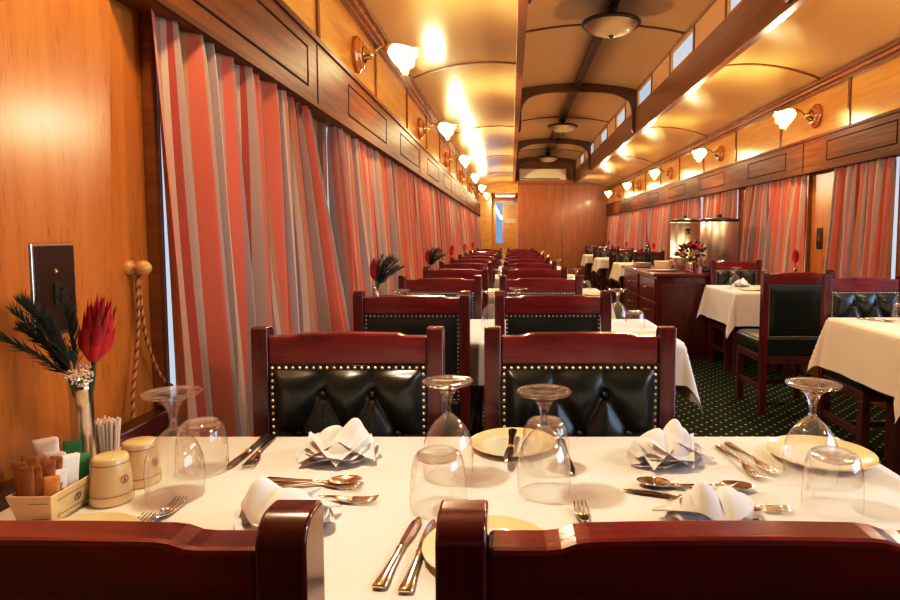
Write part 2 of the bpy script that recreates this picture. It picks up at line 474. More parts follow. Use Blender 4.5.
# fascia beams and clerestory windows
def fascia(x, sg):
    b = MB()
    b.box(x - sg*.005, x + sg*.045, YB, YP, 2.595, 2.93)
    b.box(x - sg*.012, x + sg*.050, YB, YP, 2.590, 2.612)
    b.box(x - sg*.005, x + sg*.025, YB, YP, 3.165, 3.20)
    return trim(b, M['fascia'], .003)
fascia(CL, -1); fascia(CR, 1)
ci = 0
for x, sg in ((CL, -1), (CR, 1)):
    frames = MB(); creams = MB()
    y = 8.53 - .87*12; k = 0
    while y < YP - .1:
        y2 = min(y+.87, YP)
        frames.box(x, x+sg*.03, y-.018, y+.018, 2.93, 3.165)
        if k % 2 == 1:
            f = MB(); t = .02; a, c = y+.018, y2-.018
            f.box(x+sg*.004, x+sg*.028, a, a+t, 2.93, 3.165); f.box(x+sg*.004, x+sg*.028, c-t, c, 2.93, 3.165)
            f.box(x+sg*.004, x+sg*.028, a+t, c-t, 2.93, 2.93+t); f.box(x+sg*.004, x+sg*.028, a+t, c-t, 3.165-t, 3.165)
            fo = struct(f.build('window_%d' % wn, M['gold_panel'])); wn += 1
            MB().add([(x+sg*.016, a+t, 2.93+t), (x+sg*.016, c-t, 2.93+t), (x+sg*.016, c-t, 3.165-t), (x+sg*.016, a+t, 3.165-t)], [(0, 1, 2, 3)]).build('pane', M['pane'], fo)
        else:
            creams.box(x+sg*.008, x+sg*.03, y+.018, y2-.018, 2.93, 3.165)
        y = y2; k += 1
    trim(frames, M['cler_dark']); trim(creams, M['cler'])
# ridge beam
trim(MB().box(.855, .945, YB, YP, 3.235, 3.29), M['cler_dark'], .006)
# arched roof brackets across the clerestory
def arch(y, th=.055):
    n = 28; outer = []; inner = []
    xc, hw = (CL+CR)/2, (CR-CL)/2
    for i in range(n+1):
        t = i/n; x, z = vault(t)
        outer.append((x, z))
    ip = [(CL+.002, 2.62), (CL+.045, 2.62)]
    m = 26
    for i in range(m+1):
        a = PI - PI*i/m
        ca, sa = math.cos(a), math.sin(a)
        px = math.copysign(abs(ca)**.55, ca); pz = abs(sa)**.62
        ip.append((xc + (hw-.05)*px, 2.80 + .365*pz))
    ip += [(CR-.045, 2.62), (CR-.002, 2.62)]
    # strip between inner curve and outer vault
    b = MB(); N = 60
    def inner_z(x):
        for (xa, za), (xb, zb) in zip(ip[1:-1], ip[2:-1]):
            if xa <= x <= xb and xb > xa: return za + (zb-za)*(x-xa)/(xb-xa)
        return 2.62
    xs = [CL+.002 + (CR-CL-.004)*i/N for i in range(N+1)]
    xs = sorted(set(xs + [CL+.046, CL+.052, CL+.06, CL+.075, CR-.046, CR-.052, CR-.06, CR-.075]))
    vs = []
    for x in xs:
        zo = vault((x-CL)/(CR-CL))[1]; zi = min(inner_z(x), zo-.02)
        vs += [(x, y-th/2, zo), (x, y-th/2, zi), (x, y+th/2, zi), (x, y+th/2, zo)]
    fs = []
    for i in range(len(xs)-1):
        o = i*4; q = o+4
        fs += [(o, o+1, q+1, q), (o+1, o+2, q+2, q+1), (o+2, o+3, q+3, q+2)]
    b.add(vs, fs); return trim(b, M['cler_dark'])
for y in ARCH: arch(y)

# ends of the car
struct(MB().box(-1.0, 2.72, YB-.08, YB, 0, 3.4).build('wall_back', M['mahog_dk']))
pw = MB().box(.19, XR, YP, YP+.06, 0, 2.59).box(.04, 1.75, YP, YP+.06, 2.585, 3.32).box(1.75, XR, YP, YP+.06, 2.58, 2.75)
pw.box(.19, .25, YP+.06, YE, 0, 2.6)
struct(pw.build('wall_partition', M['partition']))
trim(MB().box(1.355, 1.375, YP-.006, YP, 0, 2.58).box(.18, 2.6, YP-.012, YP, 2.575, 2.60), M['honey_dark'])
fw_ = MB().box(-1.0, -.44, YE-.06, YE, 0, 2.7).box(-.44, -.25, YE-.06, YE, 0, 1.0).box(-.44, -.25, YE-.06, YE, 2.16, 2.7).box(-.25, -.235, YE-.06, YE, 0, 2.7).box(-.235, .19, YE-.06, YE, 2.16, 2.7)
struct(fw_.build('wall_far', M['gold_panel']))
struct(MB().add([(-.44, YE-.04, 1.0), (-.25, YE-.04, 1.0), (-.25, YE-.04, 2.16), (-.44, YE-.04, 2.16)], [(0, 1, 2, 3)]).build('window_%d' % wn, M['pane_blue']))
d = MB(); d.box(-.232, -.19, YE-.07, YE-.02, 0, 2.15).box(.135, .185, YE-.07, YE-.02, 0, 2.15).box(-.19, .135, YE-.07, YE-.02, 2.05, 2.15).box(-.19, .135, YE-.07, YE-.02, 0, 1.0)
d.box(-.19, .135, YE-.045, YE-.04, 1.0, 2.05)
do = struct(d.build('door_1', M['gold_panel']))
MB().box(-.19, .135, YE-.062, YE-.046, 1.58, 1.72).build('reflection_band', M['white_plastic'], do)  # pale strip standing in for the reflection on the door glass
MB().box(-.17, -.15, YE-.10, YE-.07, 1.0, 1.12).build('door_handle', M['brass'], do)
struct(MB().box(-.86, -.52, YP-.02, YP+.05, 0, 2.6).build('wall_corridor', M['gold_panel']))
trim(MB().box(-.52, .19, YP-.01, YP+.04, 2.36, 2.66), M['gold_panel'])
struct(MB().box(-.9, .19, YP+.04, YE-.06, 2.36, 2.40).build('ceiling_corridor', M['ceiling']))
t = thing('corridor_light', 'white strip light on the corridor ceiling before the end door', 'light', (-.16, 17.15, 2.31))
MB().box(-.28, .28, -.14, .14, 0, .05).build('housing', M['white_plastic'], t)
MB().box(-.26, .26, -.12, .12, -.02, 0).build('diffuser', M['tube_light'], t)

# air conditioner under the last arch
t = thing('air_conditioner', 'cream wall air conditioner under the last roof arch', 'air conditioner', (.83, 16.40, 2.66))
MB().box(-.62, .62, -.02, .195, .02, .31).build('housing', M['white_plastic'], t, bevel=.02)
MB().box(-.56, .45, -.024, -.018, .03, .055).build('vent_slot', M['black'], t)

# ------------------------------------------------------------------ light fittings
def sconce():
    t = thing('wall_sconce', '', 'lamp')
    MB().lathe([(0, .098), (.018, .10), (.024, .092), (.028, .078), (.042, .074), (.046, .06), (.05, .0005)], 32, (0, 0, 0), (1, 0, 0)).build('rosette', M['rosette'], t, True)
    b = MB().lathe([(.05, .045), (.058, .046), (.07, .026), (.08, .030), (.088, .016), (.10, .014)], 20, (0, 0, 0), (1, 0, 0), cap1=True)
    b.tube([(.09, 0, 0), (.115, 0, .022), (.14, 0, .045), (.165, 0, .048), (.182, 0, .036)], .008, 8)
    b.build('arm', M['brass'], t, True)
    ax = Vector((1, 0, -.62)).normalized(); o = Vector((.178, 0, .045))
    MB().lathe([(0, .020), (.018, .024), (.03, .021)], 16, o - ax*.008, ax, cap0=True).build('shade_holder', M['brass'], t, True)
    pr = [(.02, .026), (.04, .040), (.07, .053), (.10, .060), (.13, .068), (.150, .082), (.156, .088)]
    sh = MB(); n = 40; q = Vector((0, 0, 1)).rotation_difference(ax); vs = []
    for i, (z, r) in enumerate(pr):
        for k in range(n):
            a = 2*PI*k/n; rr = r*(1 + .05*(i/6)**2*math.cos(8*a)); zz = z + .006*(i/6)**3*math.cos(8*a)
            vs.append(o + q @ Vector((rr*math.cos(a), rr*math.sin(a), zz)))
    sh.add(vs, [(j*n+k, j*n+(k+1) % n, (j+1)*n+(k+1) % n, (j+1)*n+k) for j in range(len(pr)-1) for k in range(n)])
    sh.build('glass_shade', M['shade'], t, True)
    bc = o + ax*.085
    MB().ball(bc, .026, 14, 10).build('bulb', M['bulb'], t, True)
    return t, o + ax*.175
sc_root, sc_off = sconce()
SM = Maker(sc_root)
LP = 46.0
ORD = ['first', 'second', 'third', 'fourth', 'fifth', 'sixth', 'seventh', 'eighth']
def put_sconce(x, y, rz, label):
    SM.put((x, y, 2.225), rz, label, 'brass sconces along the upper walls')
def put_light(x, y, sg):
    li = bpy.data.lights.new('sconce_glow', 'POINT'); li.energy = LP*.62; li.color = (1, .80, .48); li.shadow_soft_size = .05
    lo = bpy.data.objects.new('sconce_glow', li); COL.objects.link(lo)
    lo.location = (x + sg*(sc_off.x+.01), y, 2.225 + sc_off.z)
    li = bpy.data.lights.new('sconce_beam', 'SPOT'); li.energy = LP*.95; li.color = (1, .87, .68); li.shadow_soft_size = .06
    li.spot_size = math.radians(165); li.spot_blend = .5
    lo = bpy.data.objects.new('sconce_beam', li); COL.objects.link(lo)
    lo.location = (x + sg*(sc_off.x+.02), y, 2.225 + sc_off.z)
    lo.rotation_euler = Vector((sg, 0, -.45)).to_track_quat('-Z', 'Y').to_euler()
for k in range(-1, 6):
    y = 3.56 + 2.4*k
    if k >= 0: put_sconce(-.872, y, 0, 'lit tulip-glass brass sconce over the curtains, %s from the switch plate' % ORD[k])
    put_light(-.872, y, 1)
for k in range(-2, 5):
    y = 5.34 + 2.4*k
    if k >= 0: put_sconce(2.595, y, PI, 'lit tulip-glass brass sconce on the aisle-side wall, %s along' % ORD[k])
    put_light(2.595, y, -1)

def ceiling_lamp():
    t = thing('ceiling_lamp', '', 'lamp')
    MB().lathe([(.0, .06), (-.05, .06), (-.06, .035), (-.09, .03)], 20).build('stem', M['black'], t, True)
    MB().lathe([(-.085, .03), (-.10, .12), (-.115, .235), (-.125, .262), (-.14, .268), (-.155, .255), (-.150, .235), (-.13, .2)], 40).build('rim', M['black'], t, True)
    MB().lathe([(-.148, .238), (-.175, .215), (-.205, .175), (-.228, .12), (-.24, .05), (-.242, .001)], 40).build('glass_bowl', M['bowl_glass'], t, True)
    MB().lathe([(-.236, .012), (-.246, .026), (-.256, .020), (-.268, .008), (-.274, .001)], 16).build('finial', M['black'], t, True)
    return t
CM = Maker(ceiling_lamp())
for i, y in enumerate((5.72, 10.95, 15.3)):
    CM.put((.90, y, 3.25), 0, 'unlit bowl ceiling lamp on the ridge beam, %s from the near roof arch' % ORD[i], 'bowl lamps under the ridge')

# ------------------------------------------------------------------ curtains
def curtain(y0t, y1t, y0b, y1b, xt, xb, sg, seed, label, zb=.62):
    rnd = random.Random(seed); w = max(y1t-y0t, y1b-y0b)
    nf = max(3, int(w/.098)); NS = nf*16; NV = 18
    ph = rnd.random()*6; a1, a2 = rnd.uniform(.5, 1.1), rnd.uniform(.3, .8); p1, p2 = rnd.random()*6, rnd.random()*6
    u0 = 0 if seed == 11 else rnd.random()
    def base(s):
        return nf*s + .35*a1*math.sin(2*PI*s*2.3+p1)/2 + .3*a2*math.sin(2*PI*s*5.1+p2)/3
    def pos(s, t):
        th = 2*PI*base(s) + ph + .9*(t-.2)*math.sin(7*s+p1) + .35*math.sin(3*t+9*s+p2)
        amp = (.020 + .026*t**.5)*(1+.35*math.sin(2*PI*s*3.1+p2))
        y = (y0t+(y1t-y0t)*s)*(1-t) + (y0b+(y1b-y0b)*s)*t + .018*(.4+.6*t)*math.sin(2*th)*.6
        y += .012*math.sin(4*t+11*s)*t
        x = xt+(xb-xt)*t**1.1 + sg*(amp*math.sin(th) + .3*amp*math.sin(2*th+.7))
        z = 1.762*(1-t) + zb*t
        return x, y, z
    b = MB().grid(lambda a, c: pos(a, c), NS, NV, lambda a, c: (u0 + a*w*1.55, c))
    return tag(b.build('curtain', M['curtain'], smooth=True), label, 'curtain', 'striped curtains')
LC = [((1.497, 2.35, 1.51, 2.22), 'coral and taupe striped curtain hanging beside the rope knob'),
      ((2.41, 2.67, 2.33, 3.02), 'narrow striped curtain ending at the first bright window gap'),
      ((3.05, 4.37, 3.08, 4.36), 'striped curtain just past the first window gap, behind second table flower vase'),
      ((4.41, 5.90, 4.40, 5.96), 'striped curtain behind the third window-side table, before the second window gap')]
s = 6.1
k = 0
while s < 16.2:
    e = min(s + 1.42, 16.4)
    LC.append(((s, e, s+.02, e), 'orange striped curtain over windows beyond the second gap, %s of these' % ORD[k]))
    s = e + (.03 if k % 2 == 0 else .18); k += 1
for i, (q, lab) in enumerate(LC): curtain(*q, -.852 if i == 0 else -.868, -.800 if i < 2 else -.815, 1, 11+i, lab)
RC = [((4.18, 4.98, 4.16, 4.99), 'striped curtain behind the tufted chair at the aisle table, before wooden pillar'),
      ((5.46, 6.87, 5.45, 6.88), 'striped curtain between the wooden pillar and the counter'),
      ((7.10, 8.27, 7.08, 8.29), 'striped curtain behind the silver urns on the counter'),
      ((8.60, 9.95, 8.58, 9.97), 'striped curtain just beyond the counter urns'),
      ((10.0, 11.36, 10.0, 11.38), 'striped curtain ending at the bright gap beyond the counter'),
      ((11.62, 12.95, 11.6, 12.97), 'striped curtain starting past the bright gap beyond the counter'),
      ((13.0, 14.4, 13.0, 14.42), 'striped curtain behind the far small tables'),
      ((14.6, 16.45, 14.6, 16.5), 'striped curtain at the end of the row beside the partition')]
for i, (q, lab) in enumerate(RC): curtain(*q, 2.582, 2.535, -1, 41+i, lab)

# ------------------------------------------------------------------ chairs
W2 = .239; PW = .041
def nails(b, x0, x1, z0, z1, y, ny, sp=.0168, r=.0044):
    ph = (1+5**.5)/2
    def nail(x, z):
        n = 7; vs = [(x, y + ny*r*.9, z)]
        for rr, d in ((.62, .72), (1.0, .0)):
            for k in range(n):
                a = 2*PI*k/n; vs.append((x + r*rr*math.cos(a), y + ny*r*d, z + r*rr*math.sin(a)))
        fs = [(0, 1+k, 1+(k+1) % n) for k in range(n)] + [(1+k, 1+n+k, 1+n+(k+1) % n, 1+(k+1) % n) for k in range(n)]
        b.add(vs, fs)
    nx = round((x1-x0)/sp); nz = round((z1-z0)/sp)
    for i in range(nx+1): nail(x0+(x1-x0)*i/nx, z1); nail(x0+(x1-x0)*i/nx, z0)
    for i in range(1, nz): nail(x0, z0+(z1-z0)*i/nz); nail(x1, z0+(z1-z0)*i/nz)
BT = [(-.062, .815), (.062, .815), (-.124, .715), (0, .715), (.124, .715), (-.062, .615), (.062, .615)]
def seg_d(px, pz, a, b):
    ax, az = a; bx, bz = b; dx, dz = bx-ax, bz-az
    t = max(0, min(1, ((px-ax)*dx+(pz-az)*dz)/(dx*dx+dz*dz)))
    return math.hypot(px-ax-t*dx, pz-az-t*dz)
CRS = [((-.062, .815), (-.062, .90)), ((.062, .815), (.062, .90))]
for a in ((-.062, .815), (.062, .815)):
    for s_ in (-.062, .062): CRS.append((a, (a[0]+s_, .715)))
for a in ((-.062, .615), (.062, .615)):
    for s_ in (-.062, .062): CRS.append((a, (a[0]+s_, .715)))
    CRS.append((a, (a[0], .50)))
CRS += [((-.124, .715), (-.2, .715)), ((.124, .715), (.2, .715))]
def chair():
    t = thing('dining_chair', '', 'chair')
    for sx in (-1, 1):
        x0 = sx*W2; x1 = sx*(W2-PW)
        pr = [(0, 0), (.05, 0), (.05, .979), (.047, .983), (.028, .984)] + [(.026-.026*math.sin(q*PI/20), .960+.024*math.cos(q*PI/20)) for q in range(1, 11)]
        b = MB(); n = len(pr); xa, xb = min(x0, x1), max(x0, x1)
        b.add([(xa, y, z) for y, z in pr] + [(xb, y, z) for y, z in pr], [tuple(range(n-1, -1, -1)), tuple(range(n, 2*n))] + [(k, (k+1) % n, (k+1) % n + n, k+n) for k in range(n)])
        b.build('back_post', M['mahog_v'], t, 'auto', bevel=.003)
    zl, zc = .959, .967; xs = W2-PW
    top = [(-xs, zl), (-xs+.048, zl), (-xs+.060, zl+.0012), (-xs+.072, zl+.0055), (-xs+.084, zc-.001)]
    n = 12
    mid = [(-xs+.084 + (2*xs-.168)*i/n, zc-.001 + .0015*math.sin(PI*i/n)) for i in range(1, n)]
    top = top + mid + [(-p[0], p[1]) for p in reversed(top)]
    poly = [(-xs, .889)] + top + [(xs, .889)]
    MB().prism_xz([(p[0], p[1]) for p in poly], .006, .044).build('top_rail', M['mahog'], t, bevel=.005)
    xp = W2-PW-.003
    MB().box(-W2+PW, W2-PW, .010, .060, .398, .527).build('rear_band', M['leather'], t, bevel=.014)
    MB().box(-W2+PW, W2-PW, .006, .050, .345, .398).build('lower_rail', M['mahog_dk'], t, bevel=.003)
    def front(a, c):
        x = -xp + 2*xp*a; z = .525 + (.887-.525)*c
        dm = min(seg_d(x, z, *k) for k in CRS); bd = min(xp-abs(x), z-.525, .887-z)
        db = min(math.hypot(x-p[0], z-p[1]) for p in BT)
        edge = 1-math.exp(-max(bd-.010, 0)/.022)
        h = edge*(.006 + .034*(1-math.exp(-(dm/.032)))) - .012*math.exp(-(db/.013)**2)
        return x, .044 + max(h, -.006), z
    b = MB().grid(front, 60, 56)
    b.box(-xp, xp, .020, .0435, .525, .887)
    bp = b.build('back_cushion', M['leather'], t, True)
    for x, z in BT:
        MB().lathe([(0, .0085), (.004, .0075), (.0065, .004), (.0072, .0005)], 12, (x, .050, z), (0, 1, 0)).build('button', M['leather'], bp, True)
    nb = MB(); nails(nb, -xp+.006, xp-.006, .531, .881, .0445, 1); nb.build('front_nail_trim', M['nail'], bp, True)
    def rear(a, c):
        x = -xp + 2*xp*a; z = .525 + (.887-.525)*c
        bd = min(xp-abs(x), z-.525, .887-z)
        return x, .018 - .010*(1-math.exp(-max(bd-.012, 0)/.02)), z
    rc = MB().grid(lambda a, c: rear(1-a, c), 24, 24).build('back_cover', M['leather'], t, True)
    nb = MB(); nails(nb, -xp+.006, xp-.006, .531, .881, .0175, -1); nb.build('rear_nail_trim', M['nail'], rc, True)
    # seat
    def cs(z, g): return [(-W2+.004+g, .052+g*.3, z), (W2-.004-g, .052+g*.3, z), (W2-.004-g, .475-g, z), (-W2+.004+g, .475-g, z)]
    b = MB(); vs = cs(.400, 0)+cs(.490, -.004)+cs(.512, .006)+cs(.524, .05)+cs(.530, .12)
    fs = [(3, 2, 1, 0), (16, 17, 18, 19)]
    for j in range(4):
        for k in range(4): fs.append((j*4+k, j*4+(k+1) % 4, (j+1)*4+(k+1) % 4, (j+1)*4+k))
    b.add(vs, fs); b.build('seat', M['leather'], t, True, bevel=.012)
    MB().box(-W2+.006, W2-.006, .05, .468, .350, .400).build('seat_frame', M['mahog_dk'], t, bevel=.004)
    for sx in (-1, 1):
        x0 = sx*(W2-.002); x1 = sx*(W2-.047)
        MB().box(min(x0, x1), max(x0, x1), .425, .470, 0, .350).build('front_leg', M['mahog_dk'], t, bevel=.004)
        MB().box(min(sx*.205, sx*.228), max(sx*.205, sx*.228), .05, .425, .15, .19).build('stretcher', M['mahog_dk'], t, bevel=.003)
    MB().box(-.205, .205, .25, .273, .155, .187).build('stretcher', M['mahog_dk'], t, bevel=.003)
    return t
CH = Maker(chair())
TPITCH = 2.02; NT = 6
XC = (-.408, .1725)
TNAME = ['front table', 'second window-side table', 'third window-side table', 'fourth window-side table', 'fifth window-side table', 'sixth window-side table']
LITE = ('button', 'rear_nail_trim')
LITER = ('button', 'rear_nail_trim', 'front_nail_trim')
for k in range(NT):
    sk = () if k < 2 else (LITE if k < 3 else LITER)
    for far in (1, 0):
        y = (1.575 if far else .475 if k == 0 else .50) + TPITCH*k
        for j, x in enumerate(XC):
            if k == 0 and far == 0:
                lab = 'chair with its back to us pulled up to front table, %s' % ('behind the sugar basket' if j == 0 else 'behind the paired butter knives')
            else:
                lab = 'red mahogany chair on the %s side of the %s, %s' % ('far' if far else 'near', TNAME[k], 'by the curtains' if j == 0 else 'by the aisle')
            CH.put((x + (.006 if k == 0 and not far else 0), y, 0), PI if far else 0, lab, 'mahogany and black leather dining chairs', sk)
AT = [(2.80, 3.49, 1.80), (5.08, 5.82, 1.84)]
for y, x, rz, lab in ((3.635, 2.06, PI, 'tufted chair on the far side of the cream-clothed aisle table holding a tumbler'),
                      (4.13, 1.925, 0, 'dark chair with whole back and seat showing, across the aisle'),
                      (5.94, 2.145, PI, 'chair behind the second aisle table, beside the counter')):
    CH.put((x, y, 0), rz, lab, 'mahogany and black leather dining chairs')
FT = [(10.15, 10.85, 1.80), (12.60, 13.30, 1.80), (14.95, 15.65, 1.82)]
FN = ['small table just beyond the counter', 'middle of three small far tables', 'small far table by the partition']
for i, (a, c, x) in enumerate(FT):
    CH.put((2.16, a-.47, 0), 0, 'chair on the near side of the ' + FN[i], 'mahogany and black leather dining chairs', LITER)
    CH.put((2.16, c+.47, 0), PI, 'chair on the far side of the ' + FN[i], 'mahogany and black leather dining chairs', LITER)

# ------------------------------------------------------------------ tables and cloths
def cloth_mesh(x0, x1, y0, y1, z, dl, dr, dn, df, seed=0, res=.022, flare=.10):
    rnd = random.Random(seed); p = [rnd.random()*6 for _ in range(6)]
    X0, X1, Y0, Y1 = x0-dl, x1+dr, y0-dn, y1+df
    nu = max(8, int((X1-X0)/res)); nv = max(8, int((Y1-Y0)/res))
    rr = .012
    def fn(a, c):
        u = X0+(X1-X0)*a; v = Y0+(Y1-Y0)*c
        ox = u-x1 if u > x1 else (u-x0 if u < x0 else 0); oy = v-y1 if v > y1 else (v-y0 if v < y0 else 0)
        cx = min(max(u, x0), x1); cy = min(max(v, y0), y1)
        r = math.hypot(ox, oy)
        if r < 1e-6: return (cx, cy, z + .0006*math.sin(9*u+p[0])*math.sin(8*v+p[1]))
        dx, dy = ox/r, oy/r
        corner = min(abs(dx), abs(dy))
        al = cy if abs(dx) > abs(dy) else cx
        wave = math.sin(11*al+p[2]) * .6 + math.sin(23*al+p[3])*.3
        if r < rr: out = r; dn_ = r*r/(2*rr)
        else:
            out = rr*.9 + (r-rr)*(flare + .045*wave*min(1, r/.1) + .25*corner); dn_ = rr*.5 + (r-rr)*(.985 - .08*corner)
        return (cx+dx*out, cy+dy*out, z-dn_)
    b = MB().grid(fn, nu, nv); return b
def table(k_label, cloth_label, x0, x1, y0, y1, drops, mat, seed, legs, cat_group=None):
    t = thing('dining_table', k_label, 'table', (0, 0, 0), 0, 'dining tables under cloths')
    MB().box(x0+.004, x1-.004, y0+.004, y1-.004, .705, .746).build('tabletop', M['mahog_dk'], t, bevel=.003)
    for lx, ly in legs:
        MB().box(lx-.032, lx+.032, ly-.032, ly+.032, 0, .705).build('leg', M['mahog_dk'], t, bevel=.004)
    c = cloth_mesh(x0, x1, y0, y1, .750, *drops, seed=seed).build('tablecloth', mat, smooth=True)
    tag(c, cloth_label, 'tablecloth', 'tablecloths')
TY = []
for k in range(NT):
    y0, y1 = .635+TPITCH*k, 1.405+TPITCH*k; TY.append((y0, y1))
    table('wooden table under the white cloth of the ' + TNAME[k], 'white cloth spread over the ' + TNAME[k], -.853 if k == 0 else -.745, .745, y0, y1, (0, .27, .19, .19), M['cloth'], k, [(.62, y0+.12), (.62, y1-.12), (-.70, y0+.12), (-.70, y1-.12)])
AN = ['aisle table holding the upturned tumbler', 'second aisle table, past the dark whole-backed chair']
for i, (a, c, x) in enumerate(AT):
    table('dark wood ' + AN[i], 'cream cloth with hanging corners on the ' + AN[i], x, 2.475, a, c, (.29, 0, .29, .20), M['cloth_y'] if i == 0 else M['cloth'], 30+i, [(x+.14, (a+c)/2-.075), (2.41, (a+c)/2-.075)])
for i, (a, c, x) in enumerate(FT):
    table('dark wood ' + FN[i], 'cream cloth with hanging corners on the ' + FN[i], x, 2.475, a, c, (.29, 0, .20, .20), M['cloth_y'], 40+i, [(x+.14, (a+c)/2), (2.41, (a+c)/2)])
TZ = .7505

# ------------------------------------------------------------------ tableware makers
def goblet():
    t = thing('wine_goblet', '', 'glass')
    n = 40
    MB().lathe([(0, .0455), (.02, .0475), (.045, .0482), (.07, .0455), (.09, .038), (.106, .027), (.117, .0145), (.123, .0075)], n).build('bowl', M['glass'], t, True)
    MB().lathe([(.121, .0002), (.123, .0075), (.132, .0062), (.142, .0068), (.155, .0098), (.166, .0155), (.1735, .024)], 24, cap1=True).build('stem', M['glass_solid'], t, True)
    MB().lathe([(.1735, .0002), (.174, .024), (.179, .040), (.1815, .0475), (.1835, .0490), (.1860, .0485), (.1868, .046), (.1855, .030), (.1850, .0002)], n).build('foot', M['glass_solid'], t, True)
    return t
def tumbler():
    t = thing('water_tumbler', '', 'glass')
    MB().lathe([(0, .0475), (.02, .0475), (.05, .0465), (.075, .044), (.088, .0405), (.095, .036), (.0985, .031)], 40).build('wall', M['glass'], t, True)
    MB().lathe([(.084, .0002), (.085, .030), (.089, .036), (.094, .0352), (.0985, .030), (.0995, .026), (.0970, .018), (.0965, .0002)], 40).build('base', M['glass_solid'], t, True)
    return t
def plate():
    t = thing('side_plate', '', 'plate')
    MB().lathe([(.002, .0005), (.002, .055), (.0035, .064), (.006, .068)], 48).build('well', M['china'], t, True)
    MB().lathe([(.006, .068), (.010, .080), (.0135, .092), (.0145, .0935), (.0125, .0935), (.006, .080), (.001, .066), (.0, .055), (.0, .0005)], 48).build('rim', M['china_rim'], t, True)
    return t
def knife():
    t = thing('table_knife', '', 'knife')
    MB().loft([(0, .0085, .004, .0035), (.004, .0105, .004, .0042), (.02, .0095, .004, .004), (.05, .0070, .004, .0035), (.085, .0058, .004, .003), (.100, .0062, .004, .003), (.104, .0075, .004, .0035), (.108, .0060, .004, .003)], 12).build('handle', M['silver'], t, True)
    b = MB()
    ys = [(.106, -.005, .005), (.125, -.0068, .008), (.150, -.007, .0105), (.175, -.0066, .0112), (.190, -.005, .0095), (.200, -.002, .005), (.205, .001, .0025)]
    vs = []
    for y, a, c in ys: vs += [(a, y, .0035), ((a+c)/2, y, .0048), (c, y, .0035), ((a+c)/2, y, .0024)]
    fs = [(3, 2, 1, 0), tuple(len(vs)-4+k for k in range(4))]
    for i in range(len(ys)-1):
        for k in range(4): fs.append((i*4+k, i*4+(k+1) % 4, (i+1)*4+(k+1) % 4, (i+1)*4+k))
    b.add(vs, fs); b.build('blade', M['silver'], t)
    return t
HND = [(0, .007, .003, .002), (.004, .0095, .003, .0026), (.02, .0088, .0035, .0025), (.06, .0052, .0055, .002), (.095, .0034, .008, .0018), (.115, .0036, .0085, .0017)]
def fork():
    t = thing('table_fork', '', 'fork')
    MB().loft(HND, 10).build('handle', M['silver'], t, True)
    b = MB().loft([(.113, .0034, .0085, .0016), (.124, .0065, .007, .0015), (.136, .0105, .0045, .0014), (.148, .0118, .0035, .0013), (.152, .0118, .0035, .0012)], 10)
    for i in range(4):
        x = -.0099 + .0066*i
        b.tube([(x, .149, .0035), (x, .165, .0035), (x, .180, .0050), (x*.97, .195, .0085)], [.0021, .0020, .0018, .0010], 6)
    b.build('tines', M['silver'], t, True)
    return t
def spoon():
    t = thing('dessert_spoon', '', 'spoon')
    MB().loft(HND, 10).build('handle', M['silver'], t, True)
    def fn(a, c):
        r = c; th = 2*PI*a
        x = .0195*r*math.cos(th)*(1-.12*math.sin(th)); y = .147 + .031*r*math.sin(th)
        return x, y, .0025 + .0075*r*r
    MB().grid(fn, 28, 8).build('bowl', M['silver'], t, True, solid=.0012)
    return t
def napkin():
    t = thing('folded_napkin', '', 'napkin')
    # base: folded pad with pointed wings and rippled edges
    def bfn(layer):
        def fn(a, c):
            th = 2*PI*a; r = c
            k = 4; R = .088*(abs(math.cos(th))**1.25 + .62*abs(math.sin(th))**1.25)**(-.75)
            R = min(R, .098)*(1-.08*layer)
            z = .004 + .009*layer + (.008*math.sin(3*th+layer*1.7) + .003*math.sin(7*th+layer))*r*r + .010*r*r*(1-.5*layer)
            return R*r*math.cos(th+.15*layer), R*r*math.sin(th+.15*layer)*.72 - .004, max(z, .0015+.006*layer)
        return fn
    b = MB()
    for L in range(3): b.grid(bfn(L), 56, 8)
    b.build('base_folds', M['napkin'], t, True)
    # crest: rounded turned-up folds running to two soft peaks
    def dome(x, y, cx, cy, rx, ry, h, p):
        q = ((x-cx)/rx)**2 + ((y-cy)/ry)**2
        return h*max(0, 1-q)**p
    def cf(a, c):
        th = 2*PI*a; x = .062*c*math.cos(th); y = .052*c*math.sin(th)
        d1 = dome(x, y, -.016, .008, .060, .050, .054, .70); d2 = dome(x, y, .028, .006, .042, .048, .064, .95); d3 = dome(x, y, .004, -.022, .046, .032, .040, .6)
        k = 150.0
        z = math.log(math.exp(k*d1)+math.exp(k*d2)+math.exp(k*d3)-2+1e-9 if d1+d2+d3 > 1e-4 else 1)/k
        for la, lb, dp in (((-.022, -.055), (.010, .04), .013), ((.020, -.05), (.046, .020), .010), ((-.046, -.03), (-.040, .035), .008)):
            z -= dp*min(1, z/.04)*math.exp(-seg_d(x, y, la, lb)/.0055)
        z += .0030*math.sin(60*x+25*y)*(z/.06) + .003*math.sin(90*y-40*x+1)*(z/.06)
        return x + .10*z, y, .012 + z
    b = MB(); b.grid(cf, 72, 26)
    b.build('crest', M['napkin'], t, True)
    def flap(x0, rot, ln, wd, hz):
        cr, sr = math.cos(rot), math.sin(rot)
        def fn(a, c):
            u = 2*a-1; w = (1-c)*wd + .003
            x, y = u*w, -.012 - ln*c
            z = .010 + hz*(1-c)**1.25 + .010*abs(u)**1.5*(1-.5*c) + .004*math.sin(5*u+3*c)*(1-c)
            return x0 + x*cr - y*sr, x*sr + y*cr, z
        return fn
    b = MB()
    b.grid(flap(.004, .10, .070, .060, .036), 20, 12); b.grid(flap(-.020, -.62, .066, .040, .028), 20, 12); b.grid(flap(.026, .80, .066, .040, .026), 20, 12)
    b.build('front_flaps', M['napkin'], t, True)
    return t
